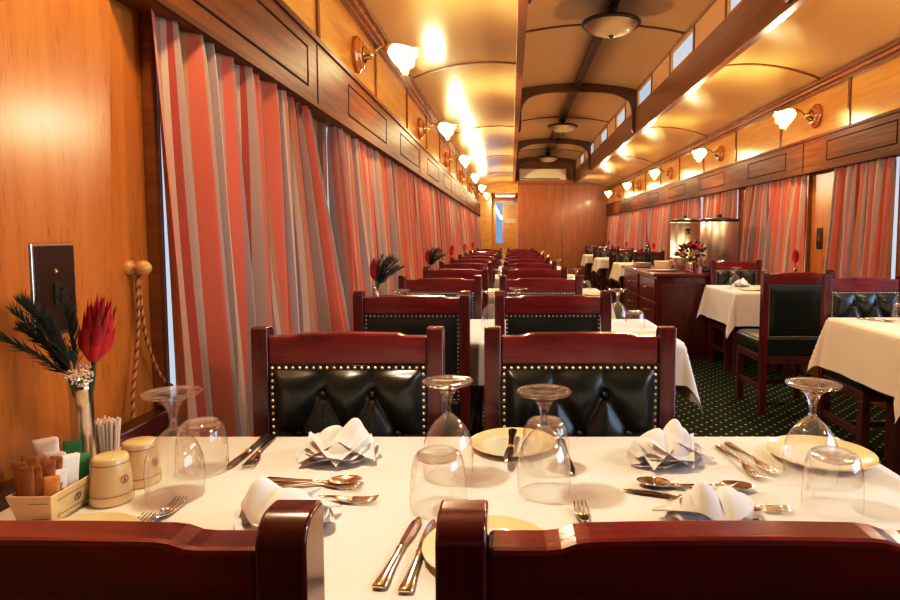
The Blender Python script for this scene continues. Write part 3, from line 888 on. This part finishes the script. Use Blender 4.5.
def vase():
    t = thing('bud_vase', '', 'vase')
    MB().lathe([(0, .0005), (0, .0235), (.006, .0235), (.012, .0195), (.05, .0188), (.15, .0188), (.178, .0190), (.180, .0202), (.184, .0202), (.186, .0192), (.190, .0204), (.197, .0204), (.197, .0180), (.15, .0165), (.02, .016), (.02, .0005)], 32).build('body', M['steel'], t, True)
    return t
def protea():
    t = thing('protea_flower', '', 'flower')
    b = MB(); rnd = random.Random(3)
    for ring, (n, r0, r1, h, w) in enumerate(((8, .009, .014, .102, .0075), (9, .014, .019, .098, .0085), (9, .017, .024, .088, .009), (8, .018, .030, .070, .009), (7, .018, .026, .045, .009))):
        for i in range(n):
            a = 2*PI*i/n + ring*.35 + rnd.uniform(-.1, .1); hh = h*rnd.uniform(.88, 1.08); spread = r1*rnd.uniform(.8, 1.15)
            ca, sa = math.cos(a), math.sin(a)
            def fn(u, v, ca=ca, sa=sa, hh=hh, sp=spread, w=w, r0=r0):
                rr = r0*.4 + (r0*1.25-r0*.4)*min(1, v*2.2) + (sp - r0*1.25)*max(0, v-.3)**1.3
                ww = w*math.sin(PI*min(.999, .12+.88*v)**.8)*(u*2-1)
                rad = rr - 2.0*(ww*ww)/w*.4
                return rad*ca - ww*sa, rad*sa + ww*ca, hh*v
            b.grid(fn, 4, 8)
    b.build('petals', M['red_petal'], t, True)
    MB().tube([(0, 0, -.07), (.001, 0, -.03), (0, 0, .012)], .004, 8).build('stem', M['leaf2'], t, True)
    return t
def sprig():
    t = thing('foliage_sprig', '', 'plant')
    rnd = random.Random(5); b = MB(); st = MB()
    for s in range(9):
        a = rnd.uniform(-.9, .9); bx, bz = -.30 - .5*rnd.random(), 1.0
        L = rnd.uniform(.085, .125)
        d = Vector((-.10 - .72*s/8, rnd.uniform(-.25, .25), .95 - .40*s/8)).normalized()
        P = [Vector((0, 0, -.03)), Vector((0, 0, .0)) + d*.01]
        for q in range(1, 9):
            P.append(d*L*q/8 + Vector((-.004*(q/8)**2*q, 0, .002*q)))
        st.tube(P, .0012, 5)
        for q in range(120):
            f = rnd.uniform(.12, 1.0); p = d*L*f + Vector((-.004*f*f*8*f, 0, .016*f))
            nd = (d*1.5 + Vector((rnd.uniform(-1, 1), rnd.uniform(-1, 1), rnd.uniform(-1, 1)))*.65).normalized()
            ln = rnd.uniform(.018, .034); sd = nd.orthogonal().normalized()*.0009
            e = p + nd*ln
            b.add([p-sd, p+sd, p+nd*ln*.6+sd*.9, e, p+nd*ln*.6-sd*.9], [(0, 1, 2, 3, 4)])
    b.build('needles', M['leaf'], t); st.build('stems', M['leaf2'], t, True)
    return t
def lace():
    t = thing('lace_flower', '', 'flower')
    rnd = random.Random(9); b = MB(); st = MB()
    for i in range(110):
        a = rnd.uniform(0, 2*PI); r = .024*math.sqrt(rnd.random())
        b.ball((r*math.cos(a), r*math.sin(a)*.8, .006 - 8*r*r + rnd.uniform(-.002, .002)), rnd.uniform(.0016, .0026), 6, 4)
    for i in range(9):
        a = 2*PI*i/9
        st.tube([(0, 0, -.03), (.016*math.cos(a), .013*math.sin(a), .002)], .0008, 5)
    b.build('florets', M['lace'], t, True); st.build('stalks', M['leaf2'], t, True)
    return t
GB, TB, PL, KN, FK, SP, NP, VS, PR, SG = [Maker(f()) for f in (goblet, tumbler, plate, knife, fork, spoon, napkin, vase, protea, sprig)]

def ang(x0, y0, x1, y1):       # rotation that points local +Y from first to second point
    return math.atan2(-(x1-x0), (y1-y0))

# ---- front table
g = 'upside-down wine goblets'
GB.put((-.597, 1.075, TZ), .2, 'upside-down wine goblet in front of the cream shakers', g)
GB.put((-.120, 1.160, TZ), .5, 'upside-down wine goblet between the leather chair backs, behind a tumbler', g)
GB.put((.059, 1.085, TZ), .9, 'upside-down wine goblet standing before the round side plate and a tumbler', g)
GB.put((.564, 1.140, TZ), .1, 'upside-down wine goblet at the aisle end of the front table', g)
g = 'upturned water tumblers'
TB.put((-.606, 1.19, TZ), .2, 'upturned tumbler beside the curtains behind a goblet', g)
TB.put((-.123, 1.022, TZ), .2, 'upturned tumbler before the goblet in the gap between chairs', g)
TB.put((.068, 1.200, TZ), .2, 'upturned tumbler hidden behind the middle goblet', g)
TB.put((.543, 1.020, TZ), .2, 'upturned tumbler at the aisle end, before the goblet', g)
g = 'cream-rimmed side plates'
PL.put((.004, 1.325, TZ), 0, 'round side plate between the two far chairs with knife on it', g)
PL.put((.640, 1.255, TZ), 0, 'yellow-rimmed plate behind the aisle-end goblet', g, scale=1.12)
PL.put((-.035, .870, TZ), 0, 'yellow-rimmed plate beside the paired butter knives', g)
PL.put((-.650, .880, TZ), 0, 'yellow-rimmed plate before the sugar basket', g)
g = 'folded white napkins'
NP.put((-.358, 1.262, TZ), .05, 'folded white napkin before the tufted chair by the curtains', g)
NP.put((.314, 1.245, TZ), .35, 'folded white napkin before the tufted chair by the aisle', g)
NP.put((-.362, .955, TZ), 2.9, 'folded white napkin behind the near chair post by curtains', g)
NP.put((.325, .955, TZ), 3.4, 'folded white napkin just above the near aisle-side chair rail', g)
g = 'silver cutlery on the front table'
def lay(Mk, x0, y0, x1, y1, label, z=0.0, tilt=0.0):
    L = math.hypot(x1-x0, y1-y0)
    return Mk.put((x0, y0, TZ+.0005+z), ang(x0, y0, x1, y1), label, g, rot=(tilt, 0, ang(x0, y0, x1, y1)))
lay(KN, -.172, .775, -.150, .990, 'butter knife of the close pair, further from the plate')
lay(KN, -.136, .765, -.126, .970, 'butter knife of the close pair, touching the plate')
lay(KN, .004, 1.385, -.004, 1.20, 'knife lying across the round plate between the far chairs', .0145)
lay(KN, .110, 1.360, .120, 1.150, 'dark-looking knife beside the middle goblet')
lay(KN, -.560, 1.395, -.556, 1.20, 'table knife of the pair beside the curtain end of table')
lay(FK, -.545, 1.385, -.520, 1.19, 'fork of the pair beside the curtain end of table')
lay(SP, -.452, 1.098, -.235, 1.130, 'spoon lying crosswise behind the near napkin by curtains')
lay(FK, -.462, 1.140, -.220, 1.085, 'fork lying crosswise under the spoon by curtains')
lay(FK, -.425, 1.055, -.215, 1.040, 'small fork lying closest to the chair post', .0)
lay(FK, -.572, .850, -.570, 1.045, 'upright-lying fork before the goblet by the shakers')
lay(FK, -.603, .790, -.590, .985, 'shorter-looking fork beside the fork before the shakers')
lay(FK, .117, .835, .117, 1.028, 'fork with tines showing over the near chair rail')
lay(FK, .478, 1.345, .508, 1.160, 'fork of the pair before the aisle-end plate')
lay(FK, .452, 1.325, .470, 1.140, 'second fork of the pair, closer to the napkin')
lay(SP, .262, 1.110, .438, 1.090, 'spoon lying behind the near aisle-side napkin')
lay(FK, .275, 1.050, .452, 1.005, 'fork poking out from the near aisle-side napkin')
lay(SP, .400, 1.060, .222, 1.125, 'upturned spoon at the end of the crossed cutlery')
lay(KN, .395, 1.020, .210, 1.085, 'knife lying beside the crossed spoons')

# ---- corner set: sugar basket, shakers, vase, toothpicks
def emblem(cx, nrm, par, r=.0068):
    b = MB(); c = Vector(cx); n_ = Vector(nrm).normalized(); up = Vector((0, 0, 1)); up = (up - n_*up.dot(n_)).normalized(); rt = up.cross(n_)
    ring = [c + rt*r*math.cos(2*PI*i/20) + up*r*math.sin(2*PI*i/20) for i in range(21)]
    b.tube(ring, .00055, 5)
    S = [(.55, .62), (.2, .85), (-.3, .8), (-.5, .5), (-.3, .15), (.25, -.12), (.5, -.45), (.3, -.8), (-.2, -.85), (-.55, -.6)]
    b.tube([c + rt*(p[0]*r*.55) + up*(p[1]*r*.6) for p in S], .0007, 5)
    return b.build('emblem', M['brown_line'], par, True)
t = thing('sugar_basket', 'cream ceramic box of sugar sachets with a circled letter', 'box', (-.755, 1.003, TZ))
def rect(z, a, c): return [(-a, -c, z), (a, -c, z), (a, c, z), (-a, c, z)]
b = MB(); L_ = [rect(0, .024, .046), rect(.004, .027, .049), rect(.050, .036, .060), rect(.053, .0365, .0605), rect(.053, .033, .057), rect(.006, .025, .047)]
vs = sum(L_, []); fs = [(3, 2, 1, 0), tuple(20+k for k in range(4))]
for j in range(5):
    for k in range(4): fs.append((j*4+k, j*4+(k+1) % 4, (j+1)*4+(k+1) % 4, (j+1)*4+k))
b.add(vs, fs); b.build('body', M['cream'], t, bevel=.002)
b = MB()
for z in (.012, .040):
    a = .027 + .009*(z-.004)/.046 + .0004; c = .049 + .011*(z-.004)/.046 + .0004
    b.tube([(a, -c*.75, z), (a, c*.8, z)], .0005, 5); b.tube([(-a*.1, -c, z), (a*.85, -c, z)], .0005, 5)
b.build('glaze_lines', M['brown_line'], t)
emblem((.0325, .004, .027), (1, 0, -.2), t)
def stick(name, w, th, h, mat, label, x, y, tx, ty, rz, group, crimp=True):
    t = thing(name, label, 'sachet', (-.755+x, 1.003+y, TZ+.009), 0, group, rot=(tx, ty, rz))
    b = MB(); n = 14; vs = []; secs = [(0, 1, .15), (.05, 1, .5), (.2, .96, 1), (.6, .97, 1.05), (.85, 1.0, .7), (.92, 1.04, .25), (1, 1.06, .12)]
    for z, a, c in secs:
        for k in range(n):
            q = 2*PI*k/n
            vs.append((w/2*a*math.cos(q) , th/2*c*math.sin(q), h*z + .002*math.sin(3*q+z*5)*(1 if z > .9 else 0)))
    fs = [(j*n+k, j*n+(k+1) % n, (j+1)*n+(k+1) % n, (j+1)*n+k) for j in range(len(secs)-1) for k in range(n)]
    fs += [tuple(range(n-1, -1, -1)), tuple((len(secs)-1)*n+k for k in range(n))]
    b.add(vs, fs); b.build('packet', mat, t, True)
    return t
gs = 'sugar sachets in the cream box'
stick('sugar_sachet', .022, .014, .092, M['sachet_brown'], 'brown paper sugar stick at the wall corner of the box', -.018, -.036, .05, -.10, .1, gs)
stick('sugar_sachet', .021, .014, .086, M['sachet_brown'], 'brown paper sugar stick in the front row, before its twin', -.006, -.044, .02, -.06, .0, gs)
stick('sugar_sachet', .021, .014, .090, M['sachet_brown'], 'brown paper sugar stick in the middle of the front row', .008, -.030, -.02, .03, .15, gs)
stick('sugar_sachet', .019, .014, .088, M['sachet_brown'], 'brown paper sugar stick leaning behind the orange sachet', .004, -.012, -.06, .05, .1, gs)
stick('sugar_sachet', .022, .010, .068, M['sachet_orange'], 'orange sachet at the front corner of the cream box', .020, -.040, .02, .05, .5, gs)
w1 = stick('sugar_sachet', .020, .009, .072, M['sachet_white'], 'white printed sugar sachet beside the orange one', .021, -.026, -.02, .08, .9, gs)
stick('sugar_sachet', .030, .010, .088, M['sachet_white'], 'broad white sachet in the middle of the cream box', .020, -.002, -.05, .08, 1.0, gs)
stick('sugar_sachet', .036, .012, .112, M['sachet_white'], 'tall crumpled white sachet at the back of the box', -.012, .014, -.05, -.12, .3, gs)
stick('sugar_sachet', .032, .010, .092, M['sachet_white'], 'white sachet standing behind the brown sticks', -.004, .002, -.02, .02, .2, gs)
stick('sugar_sachet', .026, .010, .078, M['sachet_green'], 'green sachet next to the vase end of the box', .018, .030, -.05, .08, 1.0, gs)
stick('sugar_sachet', .022, .014, .094, M['sachet_brown'], 'brown paper sugar stick against the wall side of the box', -.022, -.016, .03, -.06, .2, gs)
stick('sugar_sachet', .020, .013, .086, M['sachet_brown'], 'brown paper sugar stick squeezed between the two front-row twins', .001, -.040, .0, -.02, -.1, gs)
stick('sugar_sachet', .026, .010, .098, M['sachet_green'], 'green-topped sachet rising behind the white ones', .002, .036, -.05, .0, .3, gs)
cu = bpy.data.curves.new('lettering', 'FONT'); cu.body = 'SUGAR'; cu.size = .0085; cu.extrude = .0002; cu.align_x = 'CENTER'; cu.align_y = 'CENTER'
cu.materials.append(M['ink'])
lt = bpy.data.objects.new('lettering', cu); COL.objects.link(lt); lt.parent = w1
me = bpy.data.meshes.new_from_object(lt); bpy.data.objects.remove(lt)
lt = bpy.data.objects.new('lettering', me); COL.objects.link(lt); lt.parent = w1
lt.location = (0, -.0052, .040); lt.rotation_euler = (PI/2, -PI/2, 0)

def shaker():
    t = thing('condiment_shaker', '', 'shaker')
    MB().lathe([(0, .0005), (0, .033), (.003, .035), (.010, .0352), (.05, .0322), (.080, .0290), (.084, .0275), (.085, .024), (.0855, .0005)], 36).build('body', M['cream'], t, True)
    b = MB()
    for z, r in ((.018, .0349), (.073, .0302)):
        b.tube([(r*math.cos(2*PI*i/36), r*math.sin(2*PI*i/36), z) for i in range(37)], .0006, 5)
    b.build('bands', M['brown_line'], t, True)
    a = -.35
    emblem((.0336*math.cos(a), .0336*math.sin(a), .045), (math.cos(a), math.sin(a), .08), t)
    return t
SH = Maker(shaker())
SH.put((-.694, 1.050, TZ), 0, 'tapered cream shaker standing next to the sugar basket', 'cream shakers', scale=.96)
SH.put((-.690, 1.128, TZ), .15, 'tapered cream shaker standing behind its twin, beside the goblet', 'cream shakers', scale=.96)

VX, VY = -.787, 1.118
VS.put((VX, VY, TZ), 0, 'tall silver bud vase behind the sugar sachets', 'silver bud vases')
PR.put((VX+.026, VY, TZ+.232), 0, 'crimson protea bloom in the silver vase by the switch plate', 'protea blooms', scale=1.14, rot=(.02, .14, .3))
SG.put((VX+.006, VY-.026, TZ+.205), 0, 'dark green needle foliage spreading across the switch plate', 'foliage sprigs', scale=1.08, rot=(.0, .04, 0))
lc = lace(); lc.location = (VX+.020, VY-.028, TZ+.212); lc.rotation_euler = (.9, .15, .1)
tag(lc, 'white lace flower tucked at the rim of the silver vase', 'flower')

t = thing('toothpick_holder', 'small clear cup holding wrapped toothpicks behind the shakers', 'holder', (-.792, 1.19, TZ))
MB().lathe([(.001, .0005), (.001, .022), (.01, .024), (.055, .028)], 28).build('cup', M['glass'], t, True)
b = MB(); rnd = random.Random(2)
for i in range(95):
    a = rnd.uniform(0, 2*PI); r = .020*math.sqrt(rnd.random())
    b.tube([(r*.8*math.cos(a), r*.8*math.sin(a), .004), (r*1.3*math.cos(a), r*1.3*math.sin(a), .098+rnd.uniform(-.006, .006))], .0021, 5)
o = b.build('wrapped_toothpicks', M['pick'], loc=(-.792, 1.19, TZ)); o['kind'] = 'stuff'
tag(o, 'bundle of white wrapped toothpicks standing in a clear cup', 'toothpicks')

# ---- switch plate, rope knob
t = thing('switch_plate', 'dark bronze light switch plate with bright edge on the honey wall', 'switch', (XL, 1.216, 1.105))
MB().box(0, .004, -.058, .058, -.09, .092).build('bezel', M['steel'], t, bevel=.002)
MB().box(.004, .0065, -.050, .052, -.084, .086).build('plate', M['plate_bronze'], t, bevel=.002)
MB().lathe([(0, .005), (.002, .0045), (.003, .0005)], 14, (.0065, 0, .036), (1, 0, 0)).build('screw', M['brass'], t, True)
MB().box(.0065, .009, -.009, .009, -.030, .014).build('toggle_slot', M['black'], t)
MB().add([(.009, -.004, -.022), (.009, .004, -.022), (.009, .004, .008), (.009, -.004, .008), (.013, -.003, -.018), (.013, .003, -.018), (.020, .003, .004), (.020, -.003, .004)], [(0, 1, 5, 4), (1, 2, 6, 5), (2, 3, 7, 6), (3, 0, 4, 7), (4, 5, 6, 7)]).build('toggle', M['brass'], t)
t = thing('rope_knob', 'pale turned wooden knob on the wall beside the window frame', 'knob', (XL, 1.457, 1.135))
MB().lathe([(0, .017), (.007, .018), (.012, .012), (.016, .008), (.022, .008)], 24, (0, 0, 0), (1, 0, 0)).build('shank', M['knobwood'], t, True)
MB().ball((.035, 0, 0), .018, 20, 14).build('ball', M['knobwood'], t, True)
def twisted(b, P, r=.0030, tw=.9):
    n = len(P); P = [Vector(p) for p in P]; L = 0
    for s in (0, 1, 2):
        b.m = 0 if s < 2 else 1; path = []; d = 0
        for i, p in enumerate(P):
            if i: d += (p-P[i-1]).length
            T = (P[min(i+1, n-1)]-P[max(i-1, 0)]).normalized(); u = T.cross(Vector((0, 1, .2))).normalized(); w = T.cross(u)
            a = 2*PI*d/.024 + 2*PI*s/3
            path.append(p + (u*math.cos(a)+w*math.sin(a))*r*1.05)
        b.tube(path, r, 6)
def path(ctrl, n):
    out = []
    for i in range(n+1):
        t = i/n*(len(ctrl)-1); k = min(int(t), len(ctrl)-2); f = t-k
        p0, p1, p2, p3 = [Vector(ctrl[min(max(k+q, 0), len(ctrl)-1)]) for q in (-1, 0, 1, 2)]
        out.append(.5*((2*p1) + (p2-p0)*f + (2*p0-5*p1+4*p2-p3)*f*f + (3*p1-p0-3*p2+p3)*f**3))
    return out
b = MB()
twisted(b, path([(-.882, 1.457, 1.122), (-.880, 1.455, 1.03), (-.879, 1.440, .93), (-.876, 1.415, .845), (-.872, 1.405, .790)], 70), .0022)
twisted(b, path([(-.880, 1.462, 1.122), (-.878, 1.464, 1.05), (-.876, 1.475, .97), (-.872, 1.505, .89), (-.868, 1.535, .845), (-.866, 1.56, .83)], 70), .0022)
tag(b.build('tieback_rope', [M['rope_gold'], M['rope_red']], smooth=True), 'gold and maroon twisted curtain rope looped over the wooden knob', 'rope')

# ------------------------------------------------------------------ place settings further down the car
for k in range(1, NT):
    y0, y1 = TY[k]; ym = (y0+y1)/2; nm = TNAME[k]
    for x, y, w in ((-.10, ym+.02, 'middle of'), (.55, ym+.14, 'aisle end of')) + (((-.56, ym+.1, 'curtain end of'),) if k < 4 else ()) + (((.035, ym+.22, 'far chair side of'),) if k < 3 else ()):
        GB.put((x, y, TZ), 0, 'upside-down wine goblet at the %s the %s' % (w, nm), 'upside-down wine goblets')
    if k < 4:
        for x, w in ((.60, 'aisle end of'), (-.035, 'middle of')):
            TB.put((x, ym-.06, TZ), 0, 'upturned tumbler at the %s the %s' % (w, nm), 'upturned water tumblers')
        PL.put((.645, y0+.13, TZ), 0, 'side plate at the aisle edge of the ' + nm, 'cream-rimmed side plates')
        for x, y, w in ((-.40, y1-.17, 'far curtain seat of'), (.20, y1-.17, 'far aisle seat of')):
            NP.put((x, y, TZ), .2, 'folded white napkin at the %s the %s' % (w, nm), 'folded white napkins')
    VS.put((-.69, ym+.12, TZ), 0, 'silver bud vase by the curtains on the ' + nm, 'silver bud vases')
    PR.put((-.69, ym+.12, TZ+.232), 0, 'red protea bloom in the vase on the ' + nm, 'protea blooms', rot=(0, -.05, k))
    if k < 3:
        SG.put((-.677, ym+.10, TZ+.205), 0, 'dark needle foliage in the vase on the ' + nm, 'foliage sprigs', scale=1.1, rot=(0, .1, PI))
# aisle tables
a0, a1, ax_ = AT[0]
TB.put((2.10, 3.31, TZ), 0, 'upturned tumbler on the cream-clothed aisle table', 'upturned water tumblers')
PL.put((2.09, 3.12, TZ), 0, 'side plate before the tumbler on the cream-clothed aisle table', 'cream-rimmed side plates')
g = 'silver cutlery on the aisle tables'
lay(KN, 1.93, 3.43, 2.02, 3.26, 'knife at the far corner of the cream-clothed aisle table')
lay(FK, 1.96, 3.45, 2.05, 3.28, 'fork beside the knife on the cream-clothed aisle table')
b0, b1, bx_ = AT[1]
GB.put((1.965, 5.42, TZ), 0, 'upside-down goblet on the second aisle table, past the dark chair', 'upside-down wine goblets')
TB.put((2.36, 5.50, TZ), 0, 'upturned tumbler on the second aisle table by the curtain', 'upturned water tumblers')
NP.put((2.08, 5.60, TZ), .3, 'folded napkin on the second aisle table beside the goblet', 'folded white napkins')
PL.put((2.02, 5.22, TZ), 0, 'side plate at the near edge of the second aisle table', 'cream-rimmed side plates')
VS.put((2.41, 5.25, TZ), 0, 'silver bud vase on the second aisle table before the wooden pillar', 'silver bud vases')
PR.put((2.41, 5.25, TZ+.232), 0, 'dark red protea in the vase before the wooden pillar', 'protea blooms')
for i, (a, c, x) in enumerate(FT):
    GB.put((x+.15, (a+c)/2, TZ), 0, 'upside-down goblet on the ' + FN[i], 'upside-down wine goblets')
    NP.put((x+.30, (a+c)/2-.1, TZ), 0, 'folded napkin on the ' + FN[i], 'folded white napkins')
    VS.put((2.41, (a+c)/2, TZ), 0, 'bud vase by the window on the ' + FN[i], 'silver bud vases')
    PR.put((2.41, (a+c)/2, TZ+.232), 0, 'red protea in the vase on the ' + FN[i], 'protea blooms')
t = thing('light_switch', 'small dark switch panel on the wooden pillar between the aisle-side curtains', 'switch', (XR, 5.27, 1.19))
MB().box(-.006, 0, -.05, .05, -.09, .09).build('plate', M['plate_bronze'], t, bevel=.002)
MB().box(-.012, -.006, -.008, .008, -.02, .02).build('toggle', M['brass'], t)

# ------------------------------------------------------------------ service counter
def cabinet(y0, y1, label):
    x0, x1 = 1.40, 2.44
    t = thing('counter_cabinet', label, 'cabinet', (0, 0, 0), 0, 'mahogany counter cabinets')
    MB().box(x0+.012, x1, y0+.012, y1-.004, .07, .815).build('carcass', M['mahog_v'], t, bevel=.003)
    MB().box(x0+.04, x1, y0+.04, y1-.01, 0, .07).build('plinth', M['mahog_dk'], t)
    MB().box(x0+.06, x1-.10, y0, y0+.012, .15, .74).build('end_panel', M['mahog_dk'], t, bevel=.004)
    n = 3
    for i in range(n):
        za = .10 + .235*i
        d = MB().box(x0, x0+.012, y0+.05, y1-.05, za, za+.22).build('drawer', M['mahog'], t, bevel=.004)
        ym = (y0+y1)/2
        MB().tube([(x0, ym-.06, za+.12), (x0-.022, ym-.05, za+.12), (x0-.022, ym+.05, za+.12), (x0, ym+.06, za+.12)], .005, 8).build('handle', M['brass'], d, True)
    return t
cabinet(5.98, 6.78, 'mahogany drawer cabinet holding the urns, end panel facing the aisle tables')
cabinet(6.80, 7.70, 'mahogany drawer cabinet at the far end of the counter')
CZ = .850
tag(MB().box(1.375, 2.455, 5.955, 7.72, .817, CZ).build('worktop', M['mahog'], bevel=.006), 'polished mahogany worktop running across both drawer cabinets', 'worktop')
def on_counter(px_x, y): return (px_x, y, CZ+.001)
# tall urns
t = thing('coffee_urn', 'tall polished steel urn behind the flowers on the counter', 'urn', on_counter(2.06, 7.36))
MB().lathe([(.10, .0005), (.10, .165), (.115, .172), (.12, .165), (.50, .165), (.515, .172), (.525, .165)], 40).build('body', M['urn'], t, True)
MB().lathe([(0, .155), (.012, .155), (.03, .14), (.10, .14)], 32, cap0=True).build('foot', M['black'], t, True)
MB().lathe([(.525, .168), (.545, .16), (.565, .09), (.57, .022), (.60, .022), (.605, .0005)], 36).build('lid', M['black'], t, True)
b = MB().tube([(-.02, -.16, .42), (-.02, -.21, .42), (-.02, -.225, .39)], .014, 8); b.box(-.045, .005, -.225, -.185, .425, .445); b.build('tap', M['black'], t)
t = thing('coffee_urn', 'wide mirror-finish urn with black lid at the window end of the counter', 'urn', on_counter(2.13, 6.36))
MB().lathe([(.02, .0005), (.02, .150), (.05, .180), (.055, .186), (.50, .186), (.51, .182)], 44).build('body', M['urn'], t, True)
MB().lathe([(0, .16), (.02, .16), (.03, .14)], 32, cap0=True).build('foot', M['black'], t, True)
MB().lathe([(.505, .190), (.515, .200), (.528, .196), (.535, .15), (.548, .06), (.552, .02), (.572, .024), (.580, .0005)], 44).build('lid', M['black'], t, True)
t = thing('ice_bucket', 'low polished silver bucket on the counter under the flowers', 'bucket', on_counter(1.86, 6.62))
MB().lathe([(0, .0005), (0, .10), (.005, .105), (.06, .12), (.125, .135), (.13, .140), (.134, .137), (.125, .128), (.02, .10), (.015, .0005)], 40).build('body', M['urn'], t, True)
for s_ in (-1, 1):
    MB().tube([(s_*.13, -.03, .10), (s_*.155, -.02, .10), (s_*.155, .02, .10), (s_*.13, .03, .10)], .006, 8).build('handle', M['urn'], t, True)
t = thing('flower_vase', 'squat silver vase holding the dark red counter flowers', 'vase', on_counter(1.80, 6.20))
MB().lathe([(0, .0005), (0, .05), (.01, .05), (.05, .055), (.09, .042), (.11, .046), (.105, .04), (.02, .04), (.02, .0005)], 28).build('body', M['silver'], t, True)
t = thing('flower_arrangement', 'dark red flower arrangement with dark leaves on the counter', 'flowers', on_counter(1.80, 6.20))
rnd = random.Random(21)
lf = MB()
for i in range(70):
    a, e = rnd.uniform(0, 2*PI), rnd.uniform(-.1, 1.4); d = Vector((math.cos(a)*math.cos(e), math.sin(a)*math.cos(e)*.8, math.sin(e)))
    p = Vector((0, 0, .16)) + d*rnd.uniform(.05, .12); q = d.orthogonal().normalized()*.018; r_ = d*.065
    lf.add([p, p+r_*.5+q, p+r_, p+r_*.5-q], [(0, 1, 2, 3)])
for i in range(6): lf.tube([(0, 0, .03), (rnd.uniform(-.03, .03), rnd.uniform(-.03, .03), .16)], .003, 5)
lf.build('leaves', M['leaf'], t)
for i in range(11):
    a, e = 2*PI*i/11*1.618*2, rnd.uniform(.05, 1.3); d = Vector((math.cos(a)*math.cos(e), math.sin(a)*math.cos(e)*.8, math.sin(e)))
    p = Vector((0, 0, .165)) + d*.115
    b = MB()
    for ring in range(3):
        for j in range(5):
            an = 2*PI*j/5 + ring*.6; R_ = .010 + .010*ring
            b.ball(p + Vector((R_*math.cos(an), R_*math.sin(an), .012-.006*ring)), .011, 8, 5)
    b.build('bloom', M['rose'], t, True)
# small things on the counter
t = thing('serving_tray', 'pale oval serving tray at the aisle corner of the counter', 'tray', on_counter(1.575, 6.40))
MB().lathe([(0, .0005), (0, .12), (.012, .145), (.016, .145), (.006, .115), (.004, .0005)], 40).build('dish', M['china'], t, True)
for i in range(5):
    o = MB().lathe([(0, .0005), (0, .06), (.006, .10), (.011, .105), (.008, .08), (.005, .0005)], 32).build('stacked_plate', M['china'], loc=(1.53, 7.22, CZ+.001+.010*i))
    tag(o, 'white china plate stacked at the far end of the counter', 'plate', 'plates stacked on the counter')
t = thing('tissue_box', 'cream box standing on the counter before the far table', 'box', on_counter(1.70, 6.95))
MB().box(-.085, .085, -.05, .05, 0, .085).build('carton', M['cream'], t, bevel=.006)
MB().box(-.04, .04, -.012, .012, .085, .087).build('slot', M['black'], t)
t = thing('spice_jar', 'dark round jar at the window end of the counter before the wide urn', 'jar', on_counter(2.06, 6.06))
MB().lathe([(0, .0005), (0, .04), (.005, .045), (.09, .045), (.10, .04)], 24).build('body', M['bottle'], t, True)
MB().lathe([(.10, .042), (.125, .042), (.128, .0005)], 24).build('lid', M['silver'], t, True)
t = thing('wine_bottle', 'dark wine bottle standing behind the tray on the counter', 'bottle', on_counter(1.66, 7.52))
MB().lathe([(0, .0005), (0, .036), (.005, .038), (.19, .038), (.22, .03), (.245, .015), (.30, .014)], 28, cap1=True).build('body', M['bottle'], t, True)
MB().lathe([(.262, .0155), (.305, .0155), (.306, .0005)], 20).build('capsule', M['rose'], t, True)

# ------------------------------------------------------------------ light from outside, camera, colour
w = bpy.data.worlds.new('daylight'); SC.world = w; w.use_nodes = True
wn_ = w.node_tree.nodes; wl = w.node_tree.links
bg = wn_['Background']
tc = wn_.new('ShaderNodeTexCoord'); sx = wn_.new('ShaderNodeSeparateXYZ'); wl.new(tc.outputs['Generated'], sx.inputs[0])
r = wn_.new('ShaderNodeValToRGB'); r.color_ramp.elements[0].position = .45; r.color_ramp.elements[1].position = .60
r.color_ramp.elements[0].color = (.62, .68, .80, 1); r.color_ramp.elements[1].color = (.72, .82, 1, 1)
wl.new(sx.outputs['Z'], r.inputs['Fac']); wl.new(r.outputs['Color'], bg.inputs['Color'])
bg.inputs['Strength'].default_value = 1.15

cl = bpy.data.lights.new('corridor_glow', 'AREA'); cl.energy = 14; cl.color = (1, .9, .7); cl.size = .5
clo = bpy.data.objects.new('corridor_glow', cl); COL.objects.link(clo); clo.location = (-.16, 17.4, 2.27)
sd = bpy.data.lights.new('daylight_sun', 'SUN'); sd.energy = 3.0; sd.color = (.50, .68, 1.0); sd.angle = math.radians(50)
so = bpy.data.objects.new('daylight_sun', sd); COL.objects.link(so)
so.rotation_euler = Vector((-1, .22, -.22)).to_track_quat('-Z', 'Y').to_euler()
cam = bpy.data.cameras.new('camera'); co = bpy.data.objects.new('camera', cam); COL.objects.link(co)
co.location = (0, 0, 1.21); co.rotation_euler = (PI/2 - math.atan(43/620), 0, 0)
cam.sensor_width = 36; cam.lens = 620/900*36; cam.shift_x = (450-511)/900; cam.shift_y = -21/900
cam.clip_start = .02
SC.camera = co
SC.view_settings.view_transform = 'Standard'
SC.view_settings.look = 'None'
SC.view_settings.exposure = 0.0
SC.view_settings.use_curve_mapping = True
cm = SC.view_settings.curve_mapping; cv = cm.curves[3]
cv.points.new(.22, .170); cv.points.new(.65, .67); cm.update()
SC.cycles.max_bounces = 12; SC.cycles.transparent_max_bounces = 24; SC.cycles.transmission_bounces = 10
SC.cycles.glossy_bounces = 5; SC.cycles.diffuse_bounces = 5
SC.cycles.sample_clamp_indirect = 4.0
SC.cycles.caustics_reflective = False
SC.cycles.use_denoising = True
